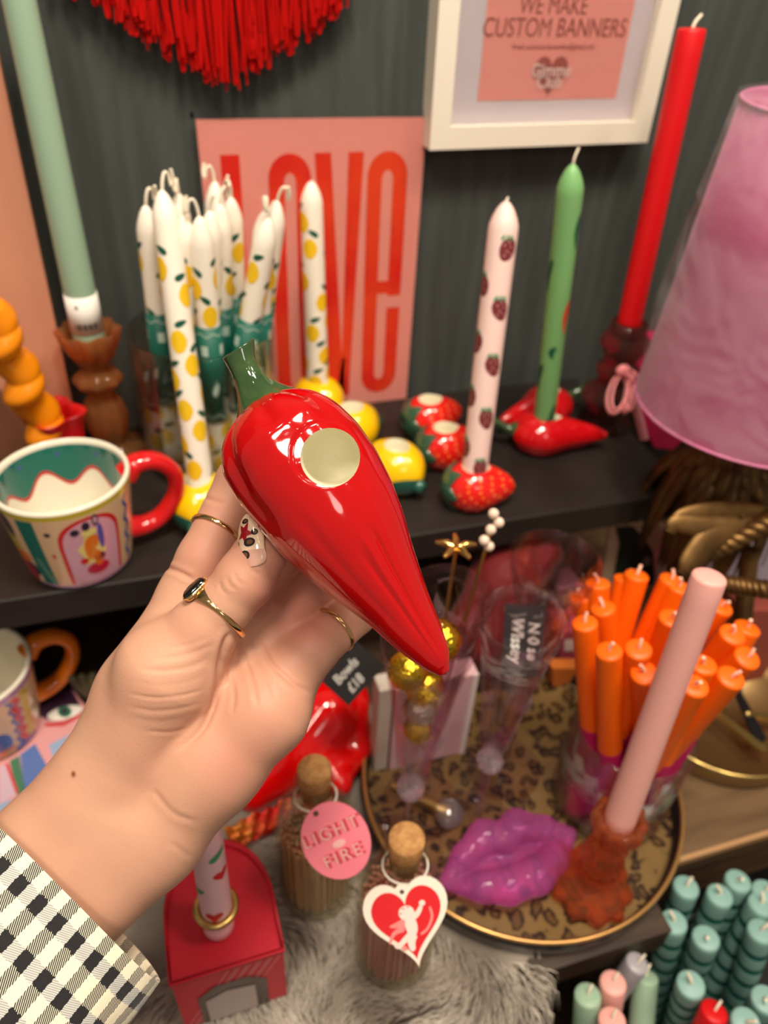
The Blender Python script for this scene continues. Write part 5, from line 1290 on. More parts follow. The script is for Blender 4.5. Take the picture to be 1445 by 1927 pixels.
# cocktail sticks standing in the rear left flute
def stick(label, base, x, y, L, head):
    tp = reach(base, x, y, L); t = thing('cocktail_stick', label, 'cocktail stick', base, lean(base, tp)); mb = MB(); mb.tube([(0, 0, 0), (0, 0, L)], .0012, 8); build('shaft', mb, GOLD2, t)
    mb = MB()
    if head == 'star':
        for k in range(5):
            a = 2*PI*k/5; mb.tube([(0, 0, L), (.006*math.cos(a), .006*math.sin(a), L+.002), (.0125*math.cos(a), .0125*math.sin(a), L+.001)], [.0022, .0024, .0012], 8)
        build('palm_head', mb, GOLD, t)
    else:
        for (dx, dy, dz) in ((0, 0, .002), (.004, 0, .007), (.0, .002, .012), (-.003, -.001, -.005), (.002, 0, -.010)): mb.sphere((dx, dy, L+dz), .0034, 0, 12, 8)
        build('pearl_head', mb, mat('pearl', (232, 210, 190), .15, coat=.5), t)
fb = Vector((f4.x, f4.y, ZT+.116)); stick('gold cocktail stick with a palm shaped head in the rear left flute', fb+Vector((-.002, 0, 0)), 858, 1032, .148, 'star'); stick('cocktail stick topped with a cluster of pearls in the rear left flute', fb+Vector((.003, 0, 0)), 922, 1002, .152, 'pearl')
# crystal stopper stick lying on the tray
a0 = atz(738, 1478, ZT+.006); a1 = atz(845, 1530, ZT+.011); t = thing('bottle_stopper', 'brass stopper with sparkling crystal ball lying on the tray behind the lips', 'stopper', (a1.x, a1.y, ZT)); mb = MB()
mb.tube([tuple(a0-Vector(t.location)), tuple(a1-Vector(t.location))], [.0022, .0050], 12); build('shaft', mb, GOLD2, t); mb = MB(); mb.sphere((0, 0, .0112), .0112, 0, 16, 10, smooth=False); o_ = build('crystal_ball', mb, CRY, t)
# pink and white card pack
pk = [atz(704, 1452, ZT), atz(888, 1452, ZT)]; yk = pk[0].y
t = thing('card_pack', 'upright white and pink card pack standing on the tray behind the bauble flute', 'card pack', ((pk[0].x+pk[1].x)/2, yk, ZT)); hx = (pk[1].x-pk[0].x)/2; hh_ = aty(800, 1283, yk).z-ZT
mb = MB(); mb.box((-hx, 0, 0), (-hx+.011, .016, hh_), bev=.0006); build('white_cover', mb, mat('ivory_cover', (214, 206, 192), .55), t)
mb = MB(); mb.box((-hx+.0125, -.002, 0), (hx, .015, hh_-.001), bev=.0006); pb_ = build('pink_cover', mb, mat('blush_cover', (226, 190, 196), .5), t)
mb = MB(); mb.box((hx-.0045, -.003, 0), (hx, -.0021, hh_-.001)); build('pale_border', mb, WHITEP, pb_)

# ================================================================== RED ORNAMENTS
rw = lambda x, y, d, r: (*[float(v) for v in (atd(x, y, d)*100)], r)
body_ = [(rw(478, 1490, .60, 1.6), rw(560, 1410, .61, 2.9)), (rw(560, 1410, .61, 2.9), rw(610, 1345, .62, 3.0)), (rw(615, 1330, .62, 2.4), rw(660, 1320, .63, 1.6)), (rw(660, 1300, .63, 1.3), rw(672, 1400, .62, 1.3)), (rw(672, 1400, .62, 1.3), rw(640, 1460, .60, 1.1)), (rw(600, 1440, .60, 1.8), rw(640, 1475, .59, 1.0)), (rw(560, 1400, .61, 2.3), rw(640, 1440, .60, 1.2))]
pr = [(*a, *b) for a, b in body_]; A_ = np.array([p[:3] for p in pr]+[p[4:7] for p in pr]); Pl, Ql = sdf_mesh(pr, tuple(A_.min(0)-3.4), tuple(A_.max(0)+3.4), .16, .45, [(*rw(628, 1375, .585, .35), *rw(662, 1360, .585, .3)), (*rw(560, 1330, .575, .25), *rw(645, 1410, .575, .25))])
Pl = relax(Pl, Ql, 3)*.01; bb = Vector(((Pl[:, 0].min()+Pl[:, 0].max())/2, (Pl[:, 1].min()+Pl[:, 1].max())/2, Pl[:, 2].min())); 
t = thing('red_ornament', 'large glossy red ceramic ornament behind the wrist and the corked bottles', 'ornament', bb); npmesh('body', Pl-np.array(bb), Ql, glaze('red_bright_glaze', (224, 8, 10)), t)
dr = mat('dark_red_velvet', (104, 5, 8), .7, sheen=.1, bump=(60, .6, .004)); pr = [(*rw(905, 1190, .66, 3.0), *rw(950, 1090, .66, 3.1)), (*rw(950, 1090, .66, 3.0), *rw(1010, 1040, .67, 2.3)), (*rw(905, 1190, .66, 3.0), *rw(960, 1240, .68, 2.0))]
A_ = np.array([p[:3] for p in pr]+[p[4:7] for p in pr]); Pl, Ql = sdf_mesh(pr, tuple(A_.min(0)-4), tuple(A_.max(0)+4), .2, .8); Pl = relax(Pl, Ql, 2)*.01; bb = Vector(((Pl[:, 0].min()+Pl[:, 0].max())/2, (Pl[:, 1].min()+Pl[:, 1].max())/2, Pl[:, 2].min()))
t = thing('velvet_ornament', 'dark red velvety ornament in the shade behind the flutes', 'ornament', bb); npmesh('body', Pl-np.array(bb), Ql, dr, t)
# red and gold foil strip
p_ = [atz(420, 1560, -.150), atz(545, 1500, -.165), atz(560, 1535, -.170), atz(440, 1605, -.165)]; t = thing('foil_wrapper', 'crumpled red and gold foil wrapper between the red box and the red ornament', 'wrapper', (p_[2].x, p_[2].y, -.178)); rows = []
for i in range(25):
    u = i/24; a_ = p_[0].lerp(p_[1], u); b_ = p_[3].lerp(p_[2], u); rows.append([tuple(a_.lerp(b_, j/8)+Vector((0, 0, .002*math.sin(i*1.3+j*.9)+.0015*math.sin(j*2.2-i*.5)))-Vector(t.location)) for j in range(9)])
mb = MB(); mb.grid(rows, 0); o_ = build('foil', mb, mat('red_gold_foil', (206, 30, 26), .28, metal=.55, vary=((226, 140, 52), 40)), t); m_ = o_.modifiers.new('s', 'SOLIDIFY'); m_.thickness = .0006

# ================================================================== CORKED BOTTLES
def bottle(label, loc, grains):
    t = thing('match_bottle', label, 'bottle', loc); mb = MB(); R_ = .0268
    mb.lathe([(.0002, .002), (R_*.8, .001), (R_*.95, .001), (R_, .006), (R_, .085), (R_*.93, .098), (R_*.62, .110), (.0125, .117), (.0112, .122), (.0112, .132), (.0128, .134), (.0128, .139), (.0108, .1395), (.0098, .137), (.0094, .122), (R_*.55, .108), (R_*.88, .096), (R_-.002, .085), (R_-.002, .010), (R_*.8, .0065), (.0002, .0062)], 56)
    build('glass', mb, glass('bottle_glass', (246, 246, 240), .02, clear=.84), t, recalc=True)
    mb = MB(); mb.lathe([(.0002, .122), (.0088, .122), (.0100, .139), (.0104, .150), (.0098, .1515), (.0002, .152)], 28); build('cork', mb, mat('cork', (196, 148, 92), .8, bump=(500, .8, .001), vary=((172, 122, 72), 300)), t)
    q = random.Random(9); mb = MB(); n = 0
    for i in range(200):
        a = i*2.39996; r = (R_-.0042)*math.sqrt((i+.5)/200); x, y = r*math.cos(a), r*math.sin(a); zt2 = .084+q.uniform(-.003, .003)
        mb.tube([(x, y, .008), (x, y, zt2-.003)], .0008, 4, 0, caps=False); mb.sphere((x, y, zt2), .0014, 1, 6, 4)
    o_ = build('matches', mb, grains, t); o_['kind'] = 'stuff'
    mb = MB(); mb.tube([(.0132*math.cos(2*PI*k/24), .0132*math.sin(2*PI*k/24)-.002, .1245-.004*math.cos(2*PI*k/24+PI/2)*-1) for k in range(24)], .0007, 6, 0, closed=True)
    build('string', mb, mat('white_string', (232, 226, 212), .8), t); return t
stk = mat('match_stick', (232, 192, 150), .7)
b1 = bottle('corked glass bottle of matches with the round pink tag', Vector((.050, .250, -.172)), [stk, mat('match_head_tan', (206, 166, 130), .7)])
b2 = bottle('corked glass bottle of pink tipped matches with the red heart tag', Vector((.0905, .194, -.172)), [mat('match_stick_pink', (220, 150, 140), .7), mat('match_head_pink', (222, 164, 148), .7)])
def tagframe(cx_, cy_, d, rot):
    c = atd(cx_, cy_, d); e = (RR*math.cos(rot)+UU*math.sin(rot)).normalized(); f_ = (UU*math.cos(rot)-RR*math.sin(rot)).normalized(); return c, e, f_, e.cross(f_)
c, e, f_, n_ = tagframe(632, 1582, .418, math.radians(24)); tg = thing('gift_tag', 'round pink tag reading LIGHT FIRE on the left match bottle', 'tag', c)
mb = MB(); el = [(.0192*math.cos(2*PI*k/48), .0222*math.sin(2*PI*k/48)) for k in range(48)]
mb.prism(el, .0012, 0, org=tuple(n_*-.0012), ax=(tuple(e), tuple(f_), tuple(n_))); tb_ = build('tag_card', mb, mat('tag_pink', (250, 134, 152), .5), tg)
mb = MB(); mb.decal(lambda u, v: tuple(e*u+f_*v+n_*.0002), [(-.004+.0016*math.cos(2*PI*k/12), .0185+.0016*math.sin(2*PI*k/12)) for k in range(12)], 0, 1); build('eyelet', mb, mat('eyelet_dark', (90, 60, 50), .6), tb_)
tw_ = mat('tag_pale_print', (250, 190, 190), .5); tr2 = mat('tag_red_print', (206, 74, 86), .5)
for (tx, v, s_, uo) in (('LIGHT', .0055, .0098, .0), ('FIRE', -.0095, .0100, .001)):
    text_part('lettering', tx, s_, tr2, tb_, e*(uo+.0006)+f_*v+n_*.0002, e, f_, bold=.0003, sx=1.05, space=1.25)
    text_part('lettering', tx, s_, tw_, tb_, e*(uo-.0009)+f_*v+n_*.0006, e, f_, bold=-.0001, sx=1.05, space=1.25)
mb = MB(); mb.decal(lambda u, v: tuple(e*u+f_*v+n_*.0004), poly(.001, -.002, .004, .0022, 10, .3), 0, 1); build('pale_print', mb, tw_, tb_)
tp_ = c+e*-.004+f_*.0185; nk = Vector((.050, .2355, -.050)); mb = MB(); mb.tube([tuple(v_-c) for v_ in (nk+Vector((-.005, 0, 0)), tp_.lerp(nk, .4)+Vector((-.002, 0, 0)), tp_, tp_.lerp(nk, .5)+Vector((.003, 0, 0)), nk+Vector((.006, .002, 0)))], .0007, 6); build('string', mb, mat('white_string', (232, 226, 212), .8), tg)
c, e, f_, n_ = tagframe(770, 1737, .392, math.radians(13)); tg = thing('gift_tag', 'white edged red heart tag with a white cupid on the right match bottle', 'tag', c)
def hrt(s_, n=56, K=1.1): s_ = s_*K; return [(s_*16*math.sin(t_)**3/17*.98, s_*(13*math.cos(t_)-5*math.cos(2*t_)-2*math.cos(3*t_)-math.cos(4*t_)+2)/17*1.12) for t_ in [2*PI*k/n for k in range(n)]]
mb = MB(); o_ = hrt(.0222)[::-1]; mb.prism(o_, .0012, 0, org=tuple(n_*-.0012), ax=(tuple(e), tuple(f_), tuple(n_)))
mb.prism([(-.004, .008), (.004, .008), (.004, .0185), (.0015, .0205), (-.0015, .0205), (-.004, .0185)], .0012, 0, org=tuple(n_*-.00121), ax=(tuple(e), tuple(f_), tuple(n_))); tb_ = build('tag_card', mb, mat('tag_white', (244, 236, 220), .5), tg)
def lay(h): return lambda u, v: tuple(e*u+f_*v+n_*h)
mb = MB(); mb.decal(lay(.0003), hrt(.0182), 0, 2); build('red_heart', mb, mat('tag_red', (222, 38, 44), .5), tb_)
mb = MB(); mb.decal(lay(.0003), poly(0, .0170, .0012, .0012, 10), 0, 1); build('eyelet', mb, mat('eyelet_dark', (90, 60, 50), .6), tb_)
cup = mat('cupid_white', (250, 224, 214), .5); cuh = mat('cupid_shade', (240, 140, 138), .5); mb = MB(); mm = .001
def limb(pts_, w0, w1, h, m_):
    P = chain(pts_, 5); L1 = []; L2 = []
    for i, p in enumerate(P):
        d_ = P[min(i+1, len(P)-1)]-P[max(i-1, 0)]; d_ = d_/np.linalg.norm(d_); nn2 = np.array([-d_[1], d_[0]]); w_ = w0+(w1-w0)*i/(len(P)-1); w_ *= .35+.65*min(1, i/2, (len(P)-1-i)/2) if i in (0, len(P)-1) else 1
        L1.append(tuple(p+nn2*w_)); L2.append(tuple(p-nn2*w_))
    for i in range(len(P)-1): mb.add([lay(h)(*L1[i]), lay(h)(*L2[i]), lay(h)(*L2[i+1]), lay(h)(*L1[i+1])], [(0, 1, 2, 3)], m_, False)
limb([(-.001, .001), (-.006, .0005), (-.0105, .0005)], .0028, .0006, .0005, 1); limb([(-.003, -.002), (-.009, -.0035), (-.0125, -.0085)], .0016, .0005, .00055, 1)
mb.decal(lay(.0006), poly(-.0002, .0058, .0042, .0040, 16), 0, 1); mb.decal(lay(.00065), poly(.0008, -.0012, .0032, .0058, 16, .1), 0, 1)
limb([(.001, .002), (.0055, .0045), (.0085, .0082)], .0018, .0010, .0007, 0); mb.decal(lay(.0007), poly(.0090, .0092, .0017, .0016, 10), 0, 1)
limb([(.0125, .0065), (.0125, .001), (.009, -.0045), (.0045, -.007)], .0007, .0007, .00052, 1)
limb([(.0006, -.0055), (-.0010, -.0095), (-.0012, -.0145)], .0028, .0014, .00068, 0); limb([(.0005, -.005), (-.0040, -.0078), (-.0085, -.0105), (-.0098, -.0075)], .0018, .0009, .00062, 0)
limb([(-.0060, -.0130), (-.0045, -.0110)], .0018, .0010, .0006, 1)
for (u, v, r_) in ((-.0015, .0085, .0008), (.0012, .0088, .0007), (-.0032, .0062, .0007)): mb.decal(lay(.00075), poly(u, v, r_, r_*.7, 8), 1, 1)
build('cupid_print', mb, [cup, cuh], tb_)
tp_ = c+f_*.018; nk = Vector((.0905, .1795, -.050)); mb = MB(); mb.tube([tuple(v_-c) for v_ in (nk+Vector((-.007, 0, 0)), tp_.lerp(nk, .4)+Vector((-.003, 0, 0)), tp_, tp_.lerp(nk, .5)+Vector((.003, 0, 0)), nk+Vector((.007, .002, 0)))], .0007, 6); build('string', mb, mat('white_string', (232, 226, 212), .8), tg)

# ================================================================== RED BOX WITH CANDLE
zt2 = -.100; a = atz(318, 1856, zt2); b = atz(536, 1788, zt2); cc_ = atz(430, 1562, zt2); dd = atz(275, 1600, zt2)
t = thing('gift_box', 'red arch shaped box with striped windowed front beside the gingham cuff', 'box', ((a.x+b.x)/2, (a.y+b.y)/2, -.172)); O_ = Vector(t.location)
W2 = (b-a).length/2; exx = (b-a).normalized(); eyy = Vector((-exx.y, exx.x, 0)); D2 = .072
out = [(-W2, 0), (W2, 0), (W2, D2*.45)]+[(W2*math.cos(x_), D2*.45+D2*.62*math.sin(x_)) for x_ in [PI*k/20 for k in range(1, 20)]]+[(-W2, D2*.45)]
rbx = mat('box_red', (190, 22, 44), .45); hgt = zt2-O_.z
mb = MB(); mb.prism([(u*.97, .0015+v*.97) for u, v in out], hgt-.004, 0, org=(0, 0, 0), ax=(tuple(exx), tuple(eyy), (0, 0, 1))); bx_ = build('box_body', mb, rbx, t)
mb = MB(); mb.prism(out, .0030, 0, org=(0, 0, hgt-.0035), ax=(tuple(exx), tuple(eyy), (0, 0, 1)))
n_o = len(out); ri = [(u*1.0, v*1.0) for u, v in out]; rim_ = []
mb.grid([[tuple(exx*u*k1+eyy*(v*k1+.001)+Vector((0, 0, z_))) for u, v in out] for k1, z_ in ((1.0, hgt-.0005), (1.0, hgt+.0028), (.95, hgt+.0028), (.95, hgt-.0005))], 0, closev=True); lid = build('lid', mb, rbx, t)
stm = mat('box_stripe', (226, 150, 150), .5); fr_ = mat('box_front_red', (208, 46, 60), .5)
def ff(u, z, off): return tuple(exx*u+eyy*(-off)+Vector((0, 0, z)))
mb = MB(); mb.add([ff(-W2*.97, 0, -.001), ff(W2*.97, 0, -.001), ff(W2*.97, hgt-.004, -.001), ff(-W2*.97, hgt-.004, -.001)], [(0, 1, 2, 3)], 0, False)
for k in range(-9, 14):
    u = k*.0065; z1 = hgt-.006
    for (du) in (0, .0018):
        p4 = [(u+du, .002), (u+du+.0008, .002), (u+du+.0008+.03, z1), (u+du+.03, z1)]
        if max(p[0] for p in p4) < W2*.95 and min(p[0] for p in p4) > -W2*.95: mb.add([ff(p[0], p[1], -.0007) for p in p4], [(0, 1, 2, 3)], 1, False)
fr2 = build('front_panel', mb, [fr_, stm], t)
wf_ = [(-W2*.62, .0), (W2*.62, .0), (W2*.62, hgt*.55), (W2*.3, hgt*.70), (-W2*.3, hgt*.70), (-W2*.62, hgt*.55)]
mb = MB(); mb.add([ff(u, z, -.0003) for u, z in wf_], [tuple(range(6))], 0, False); wn = build('window', mb, mat('window_dark', (70, 48, 44), .25), fr2)
mb = MB(); mb.add([ff(u, z, -.0000) for u, z in ((-W2*.5, .0), (W2*.4, .0), (W2*.4, hgt*.50), (-W2*.1, hgt*.56), (-W2*.5, hgt*.46))], [(0, 1, 2, 3, 4)], 0, False); build('contents', mb, mat('grey_tin', (186, 168, 162), .4), wn)
# candle on top
cb = atz(412, 1742, zt2+.001); ct = reach(cb, 383, 1545, .115)
t = thing('ringed_candle', 'pale pink candle with heart print and gold ring on the red box', 'candle', cb, lean(cb, ct)); rr2 = wax('heart_red_print', (214, 20, 30)); gg2 = wax('stem_green_print', (60, 150, 96))
def hearts(mb, fn, zt):
    hh2 = heart(24, .0055)
    for k, (a_, z_) in enumerate(((-1.75, .030), (-.9, .072), (.6, .05), (2.3, .06), (-2.4, .10))): mb.decal(fn, [(a_+u/.0088, z_+v) for u, v in hh2], 1, 2)
    for (a_, z_) in ((-1.0, .092), (-2.7, .055), (.5, .075)): mb.decal(fn, leafo(a_, z_, .006, .6, .0088), 2)
candle_body(t, .0092, .0086, .115, [wax('pale_lilac_wax', (236, 190, 196)), rr2, gg2], 'point', hearts); wick_part(t, .115, .006)
mb = MB(); mb.tube([(.0112*math.cos(2*PI*k/48), .0112*math.sin(2*PI*k/48), .0240) for k in range(48)], .0021, 10, 0, closed=True); build('gold_ring', mb, GOLD2, t)
build_s = None

# ================================================================== FAUX FUR
furm = mat('faux_fur_fibre', (206, 196, 182), .8, vary=((140, 128, 116), 16))
t = thing('fur_rug', 'pale grey faux fur draped over the front of the dark table', 'fur', (.06, .2, -.1790)); mb = MB(); rows = []
def fz(x, y):
    if y >= .160: return -.1795+.0004*math.sin(x*60+y*30)
    d = .160-y; return -.1795-d*1.6-d*d*30
for i in range(61):
    x = -.20+.39*i/60; yb = .118+.012*math.sin(x*40)+.008*math.sin(x*90+1)
    if x > .13: yb += (x-.13)*.4
    rows.append([(x-.06, (yb+(.40-yb)*j/30)-.2, fz(x, yb+(.40-yb)*j/30)+.179) for j in range(31)])
mb.grid(rows, 0); base = build('backing', mb, mat('fur_backing', (150, 140, 128), .9, vary=((110, 100, 90), 16)), t)
q = random.Random(5); mb = MB(); cnt_ = 0
while cnt_ < 9000:
    x = q.uniform(-.17, .188); y = q.uniform(.112, .30); 
    if x > .13 and y < .118+(x-.13)*.4: continue
    if x < -.04 and y > .22: continue
    if math.hypot(x-tcx, y-tcy) < tr_+.004: continue
    z = fz(x, y); g = math.sin(x*35+1.3)+math.cos(y*45+x*20); a = -PI/2+g*.9+q.uniform(-.4, .4); L = q.uniform(.010, .020); hz = q.uniform(.003, .0075)
    dx, dy = math.cos(a)*L, math.sin(a)*L; w_ = .00045; nx, ny = -math.sin(a)*w_, math.cos(a)*w_
    pts = [(x, y, z), (x+dx*.4, y+dy*.4, z+hz), (x+dx*.8, y+dy*.8, z+hz*.9), (x+dx*1.1, y+dy*1.1, max(fz(x+dx, y+dy), z-.02)+hz*.4)]
    vs = []
    for i, p in enumerate(pts):
        k = (1, .9, .6, .1)[i]; vs += [(p[0]-nx*k-.06, p[1]-ny*k-.2, p[2]+.179), (p[0]+nx*k-.06, p[1]+ny*k-.2, p[2]+.179)]
    mb.add(vs, [(0, 1, 3, 2), (2, 3, 5, 4), (4, 5, 7, 6)], 0); cnt_ += 1
o_ = build('pile', mb, furm, t); o_['kind'] = 'stuff'

# ================================================================== BRASS DISH
bd_ = thing('brass_dish', 'round brass dish with bright rolled rim at the right of the tray', 'dish', (.435, .3075, -.1779)); mb = MB(); R_ = .0765
mb.lathe([(.0002, 0), (R_*.96, 0), (R_*.985, .002), (R_, .018), (R_-.002, .019), (R_-.003, .004), (.0002, .003)], 96); build('dish', mb, mat('dull_brass', (148, 118, 76), .35, metal=.75), bd_)
mb = MB(); mb.tube([((R_-.0008)*math.cos(2*PI*k/96), (R_-.0008)*math.sin(2*PI*k/96), .0195) for k in range(96)], .0018, 8, 0, closed=True); build('rim', mb, mat('bright_brass', (226, 196, 120), .22, metal=1), bd_)
zz = -.155
for (p1, p2, w_, m_, nm, lab, ct_) in (((1348, 1342), (1436, 1412), .0042, GOLD2, 'brass_rod', 'flat brass rod lying across the brass dish', 'rod'), ((1385, 1300), (1430, 1392), .0055, mat('black_lacquer', (24, 22, 26), .3), 'black_clip', 'black tapered clip lying beside the brass rod in the dish', 'clip'), ((1405, 1345), (1470, 1352), .0040, GOLD2, 'brass_rod', 'short brass rod at the right edge of the photo in the dish', 'rod')):
    A_ = atz(*p1, zz); B_ = atz(*p2, zz); t = thing(nm, lab, ct_, A_); d_ = (B_-A_); s_ = d_.cross(Vector((0, 0, 1))).normalized()*w_; mb = MB()
    mb.prism([(0, -.6), (1, -1), (1.06, 0), (1, 1), (0, .6)], .003, 0, org=(0, 0, -.001), ax=(tuple(d_), tuple(s_), (0, 0, 1))); build('bar', mb, m_, t); 
    mb = MB(); mb.sphere((0, 0, .001), w_*.9, 0, 10, 8); build('end_knob', mb, m_, t)

# ================================================================== LOWER LEFT: BOXES, LEAVES
tin = thing('illustrated_tin', 'flat colourful tin with painted eye and patches under the patterned mug', 'tin', atz(60, 1460, -.1795)); TO = Vector(tin.location)
zq = -.1712; P4 = [atz(-70, 1340, zq), atz(135, 1295, zq), atz(175, 1345, zq), atz(175, 1600, zq), atz(-70, 1700, zq)]
mb = MB(); n = len(P4); hi = [tuple(p-TO) for p in P4][::-1]; lo = [(p[0], p[1], 0) for p in hi]
mb.add(hi, [tuple(range(n))], 0, False); mb.add(lo+hi, [(i, (i+1) % n, n+(i+1) % n, n+i) for i in range(n)], 0, False)
base_ = build('lid', mb, mat('tin_pink', (222, 158, 160), .35), tin, recalc=True)
def patch(pts_, m_, nm, h):
    mb = MB(); mb.decal(lambda u, v: tuple(atz(u, v, zq)+Vector((0, 0, h))-TO), pts_, 0, 2); build(nm, mb, m_, base_)
tb2 = mat('tin_blue', (92, 118, 178), .35); tg2 = mat('tin_green', (74, 122, 92), .35); trd = mat('tin_red', (204, 70, 70), .35); tlb = mat('tin_pale_blue', (150, 172, 204), .35); tpu = mat('tin_plum', (66, 40, 66), .35)
patch([(75, 1300), (135, 1296), (158, 1345), (130, 1352), (92, 1356), (70, 1345)], tpu, 'painted_brow', .0003); patch(ell(122, 1342, 34, 12, -.25), WHITEP, 'painted_eye', .0006); patch(ell(122, 1340, 13, 11), mat('iris_green', (50, 112, 88), .35), 'painted_iris', .0009); patch(ell(122, 1340, 5, 5), tpu, 'painted_pupil', .0012)
patch([(84, 1362), (118, 1360), (156, 1340), (158, 1346), (120, 1367), (86, 1368)], trd, 'painted_lash', .0005)
patch([(92, 1402), (160, 1368), (160, 1470), (104, 1440)], tlb, 'painted_panel', .0003); patch([(112, 1425), (128, 1400), (140, 1402), (150, 1420), (130, 1440)], trd, 'painted_flower', .0006)
patch([(38, 1420), (66, 1400), (92, 1448), (90, 1480), (48, 1500)], tb2, 'painted_panel', .0003); patch([(18, 1432), (36, 1422), (50, 1500), (36, 1510)], tg2, 'painted_stripe', .0003)
patch([(0, 1442), (14, 1438), (34, 1492), (0, 1515)], mat('tin_lilac', (206, 178, 194), .35), 'painted_panel', .0003); patch([(10, 1438), (16, 1437), (36, 1492), (30, 1494)], trd, 'painted_line', .0006); patch([(-20, 1520), (38, 1500), (40, 1540), (-20, 1570)], tlb, 'painted_panel', .0003)
olv = mat('olive_leaf', (88, 84, 54), .5, vary=((60, 56, 36), 40)); t = thing('feather_spray', 'olive gold feather like leaves in the shade behind the forearm', 'ornament', atd(200, 1320, .66))
for k in range(8):
    mb = MB(); a = -.7+k*.22; rows = []
    for i in range(10):
        t_ = i/9; x = .050*t_*math.sin(a)+.01*t_*t_; z = .060*t_*math.cos(a*.6)-.012*t_*t_; w_ = .007*math.sin(PI*min(1, .1+.9*t_))**.7+.0005
        rows.append([(x-w_*math.cos(a), -.004*k*.5, z+w_*math.sin(a)), (x, -.002-.004*k*.5-.002, z), (x+w_*math.cos(a), -.004*k*.5, z-w_*math.sin(a))])
    mb.grid(rows, 0); o_ = build('leaf', mb, olv, t); m_ = o_.modifiers.new('s', 'SOLIDIFY'); m_.thickness = .0008

# ================================================================== LOWER RIGHT CANDLES
crate = mat('black_crate', (22, 21, 22), .5); cx0 = thing('candle_crate', 'black open crate on a low stool at the lower right, full of striped teal candles', 'crate', (.355, .105, -.40))
mb = MB(); w0, w1, d0, d1 = -.170, .16, -.125, .088
for (a_, b_) in (((w0, d0, 0), (w1, d1, .004)), ((w0, d0, .004), (w1, d0+.004, .11)), ((w0, d1-.004, .004), (w1, d1, .11)), ((w0, d0+.004, .004), (w0+.004, d1-.004, .11)), ((w1-.004, d0+.004, .004), (w1, d1-.004, .11))): mb.box(a_, b_)
build('crate_box', mb, crate, cx0)
st_ = thing('low_stool', 'dark low stool in the shade beneath the candle crate', 'stool', (.33, .105, -1.0)); mb = MB(); mb.box((-.17, -.14, .57), (.22, .09, .5995)); build('seat', mb, BLACK, st_)
for x_, y_ in ((-.15, -.12), (.20, -.12), (-.15, .07), (.20, .07)): mb = MB(); mb.box((x_-.012, y_-.012, 0), (x_+.012, y_+.012, .57)); build('leg', mb, BLACK, st_)
tl = wax('teal_wax', (136, 178, 170)); td = wax('dark_teal_wax', (8, 74, 68))
tspec = [(1291, 1669, 'striped teal candle at the top left of the crate group'), (1355, 1684, 'striped teal candle second along the rear row of the crate'), (1391, 1658, 'striped teal candle furthest back in the crate'), (1437, 1678, 'striped teal candle at the rear right edge of the photo'),
 (1268, 1734, 'striped teal candle furthest left in the crate'), (1329, 1764, 'striped teal candle in the middle of the crate with wick bent right'), (1431, 1742, 'striped teal candle at the right edge, leaning with five stripes showing'), (1300, 1853, 'striped teal candle with a long pale wick above the red candle'), (1441, 1880, 'striped teal candle at the right edge, lower right'), (1398, 1922, 'striped teal candle at the bottom edge right of the red candle'), (1372, 1815, 'short dark striped candle half hidden in the crate centre')]
TL_ = .215; pt = None; _f = []; _t = []
for i, (x, y, lab) in enumerate(tspec):
    top_ = atd(x, y, .57 if i != 10 else .60); foot = Vector((.345+(top_.x-.345)*.62, .10+(top_.y-.10)*.62, -.3955)); _f.append(foot); _t.append(reach(foot, x, y, TL_) if i != 10 else top_)
pspec = [(1350, 1903, .262, .060), (1112, 1878, .232, .085), (1154, 1846, .245, .105), (1146, 1916, .250, .070), (1200, 1832, .226, .040), (1218, 1800, .243, .135)]
for (x, y, fx, fy2) in pspec: foot = Vector((fx, fy2, -.3955)); _f.append(foot); _t.append(reach(foot, x, y, TL_))
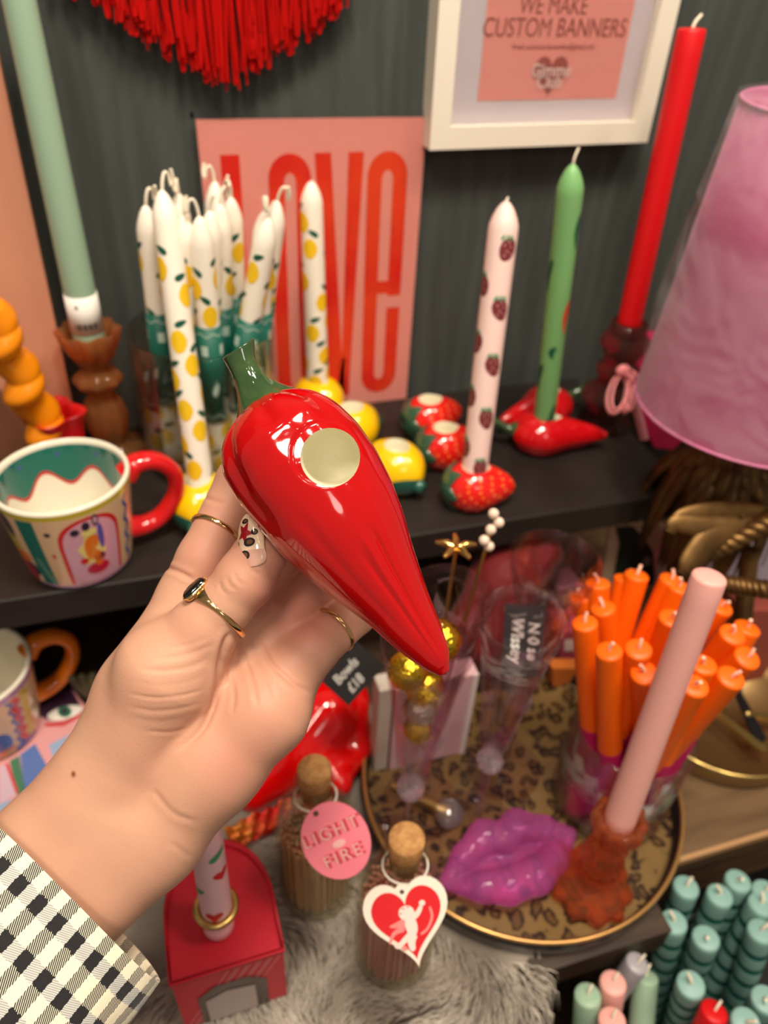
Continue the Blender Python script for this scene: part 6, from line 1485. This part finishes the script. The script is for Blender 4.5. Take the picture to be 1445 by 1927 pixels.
_f, _t = untangle(_f, _t, .0097, it=60, hold=.05)
for i, (x, y, lab) in enumerate(tspec):
    foot, tp = _f[i], _t[i]
    if pt is None:
        pt = thing('striped_candle', lab, 'candle', foot, lean(foot, tp), 'striped teal candles in the crate'); mb = MB(); nseg = 11
        for k in range(nseg):
            z0 = TL_*k/nseg; z1 = TL_*(k+1)/nseg; zm = z1-(z1-z0)*.28
            mb.lathe([(.0092, z0), (.0095, z0+.002), (.0095, zm)], 24, 0)
            if k < nseg-1: mb.lathe([(.0095, zm), (.0088, zm+.001), (.0088, z1-.001), (.0092, z1)], 24, 1)
            else: mb.lathe([(.0095, zm), (.0096, z1-.002), (.0088, z1-.0004), (.0080, z1), (.0002, z1)], 24, 0)
        build('body', mb, [tl, td], pt); wick_part(pt, TL_, .008, .004, 5, r=.0012)
    else: dup(pt, foot, lean(foot, tp, i*2.0), lab, 'striped teal candles in the crate')
def plain(name, lab, x, y, fx, fy, m_, r=.0095, L=.215, dep=None, wk=True):
    k_ = [p[:2] for p in pspec].index((x, y)); foot, tp = _f[11+k_], _t[11+k_]; t = thing(name, lab, 'candle', foot, lean(foot, tp)); candle_body(t, r, r*.95, L, m_, 'flat')
    if wk: wick_part(t, L, .007, .004, int(x))
    return t
plain('taper_candle', 'red candle lying diagonally at the bottom edge among the teal candles', 1350, 1903, .262, .060, wax('red_wax', (214, 14, 22)))
sg = wax('sage_wax', (150, 190, 172)); pk_ = wax('pink_wax', (236, 150, 148))
plain('taper_candle', 'sage candle at the left of the small bottom group', 1112, 1878, .232, .085, sg)
plain('taper_candle', 'pink candle between the two sage candles at the bottom', 1154, 1846, .245, .105, pk_)
plain('taper_candle', 'pink candle cut by the bottom edge below the other pink one', 1146, 1916, .250, .075, pk_)
plain('taper_candle', 'sage candle leaning right, longest of the small bottom group', 1200, 1832, .222, .030, sg)
g_ = plain('wrapped_candle', 'grey film wrapped candle behind the leaning sage candle', 1218, 1800, .240, .130, mat('grey_film', (166, 162, 168), .3), .0085, .212)
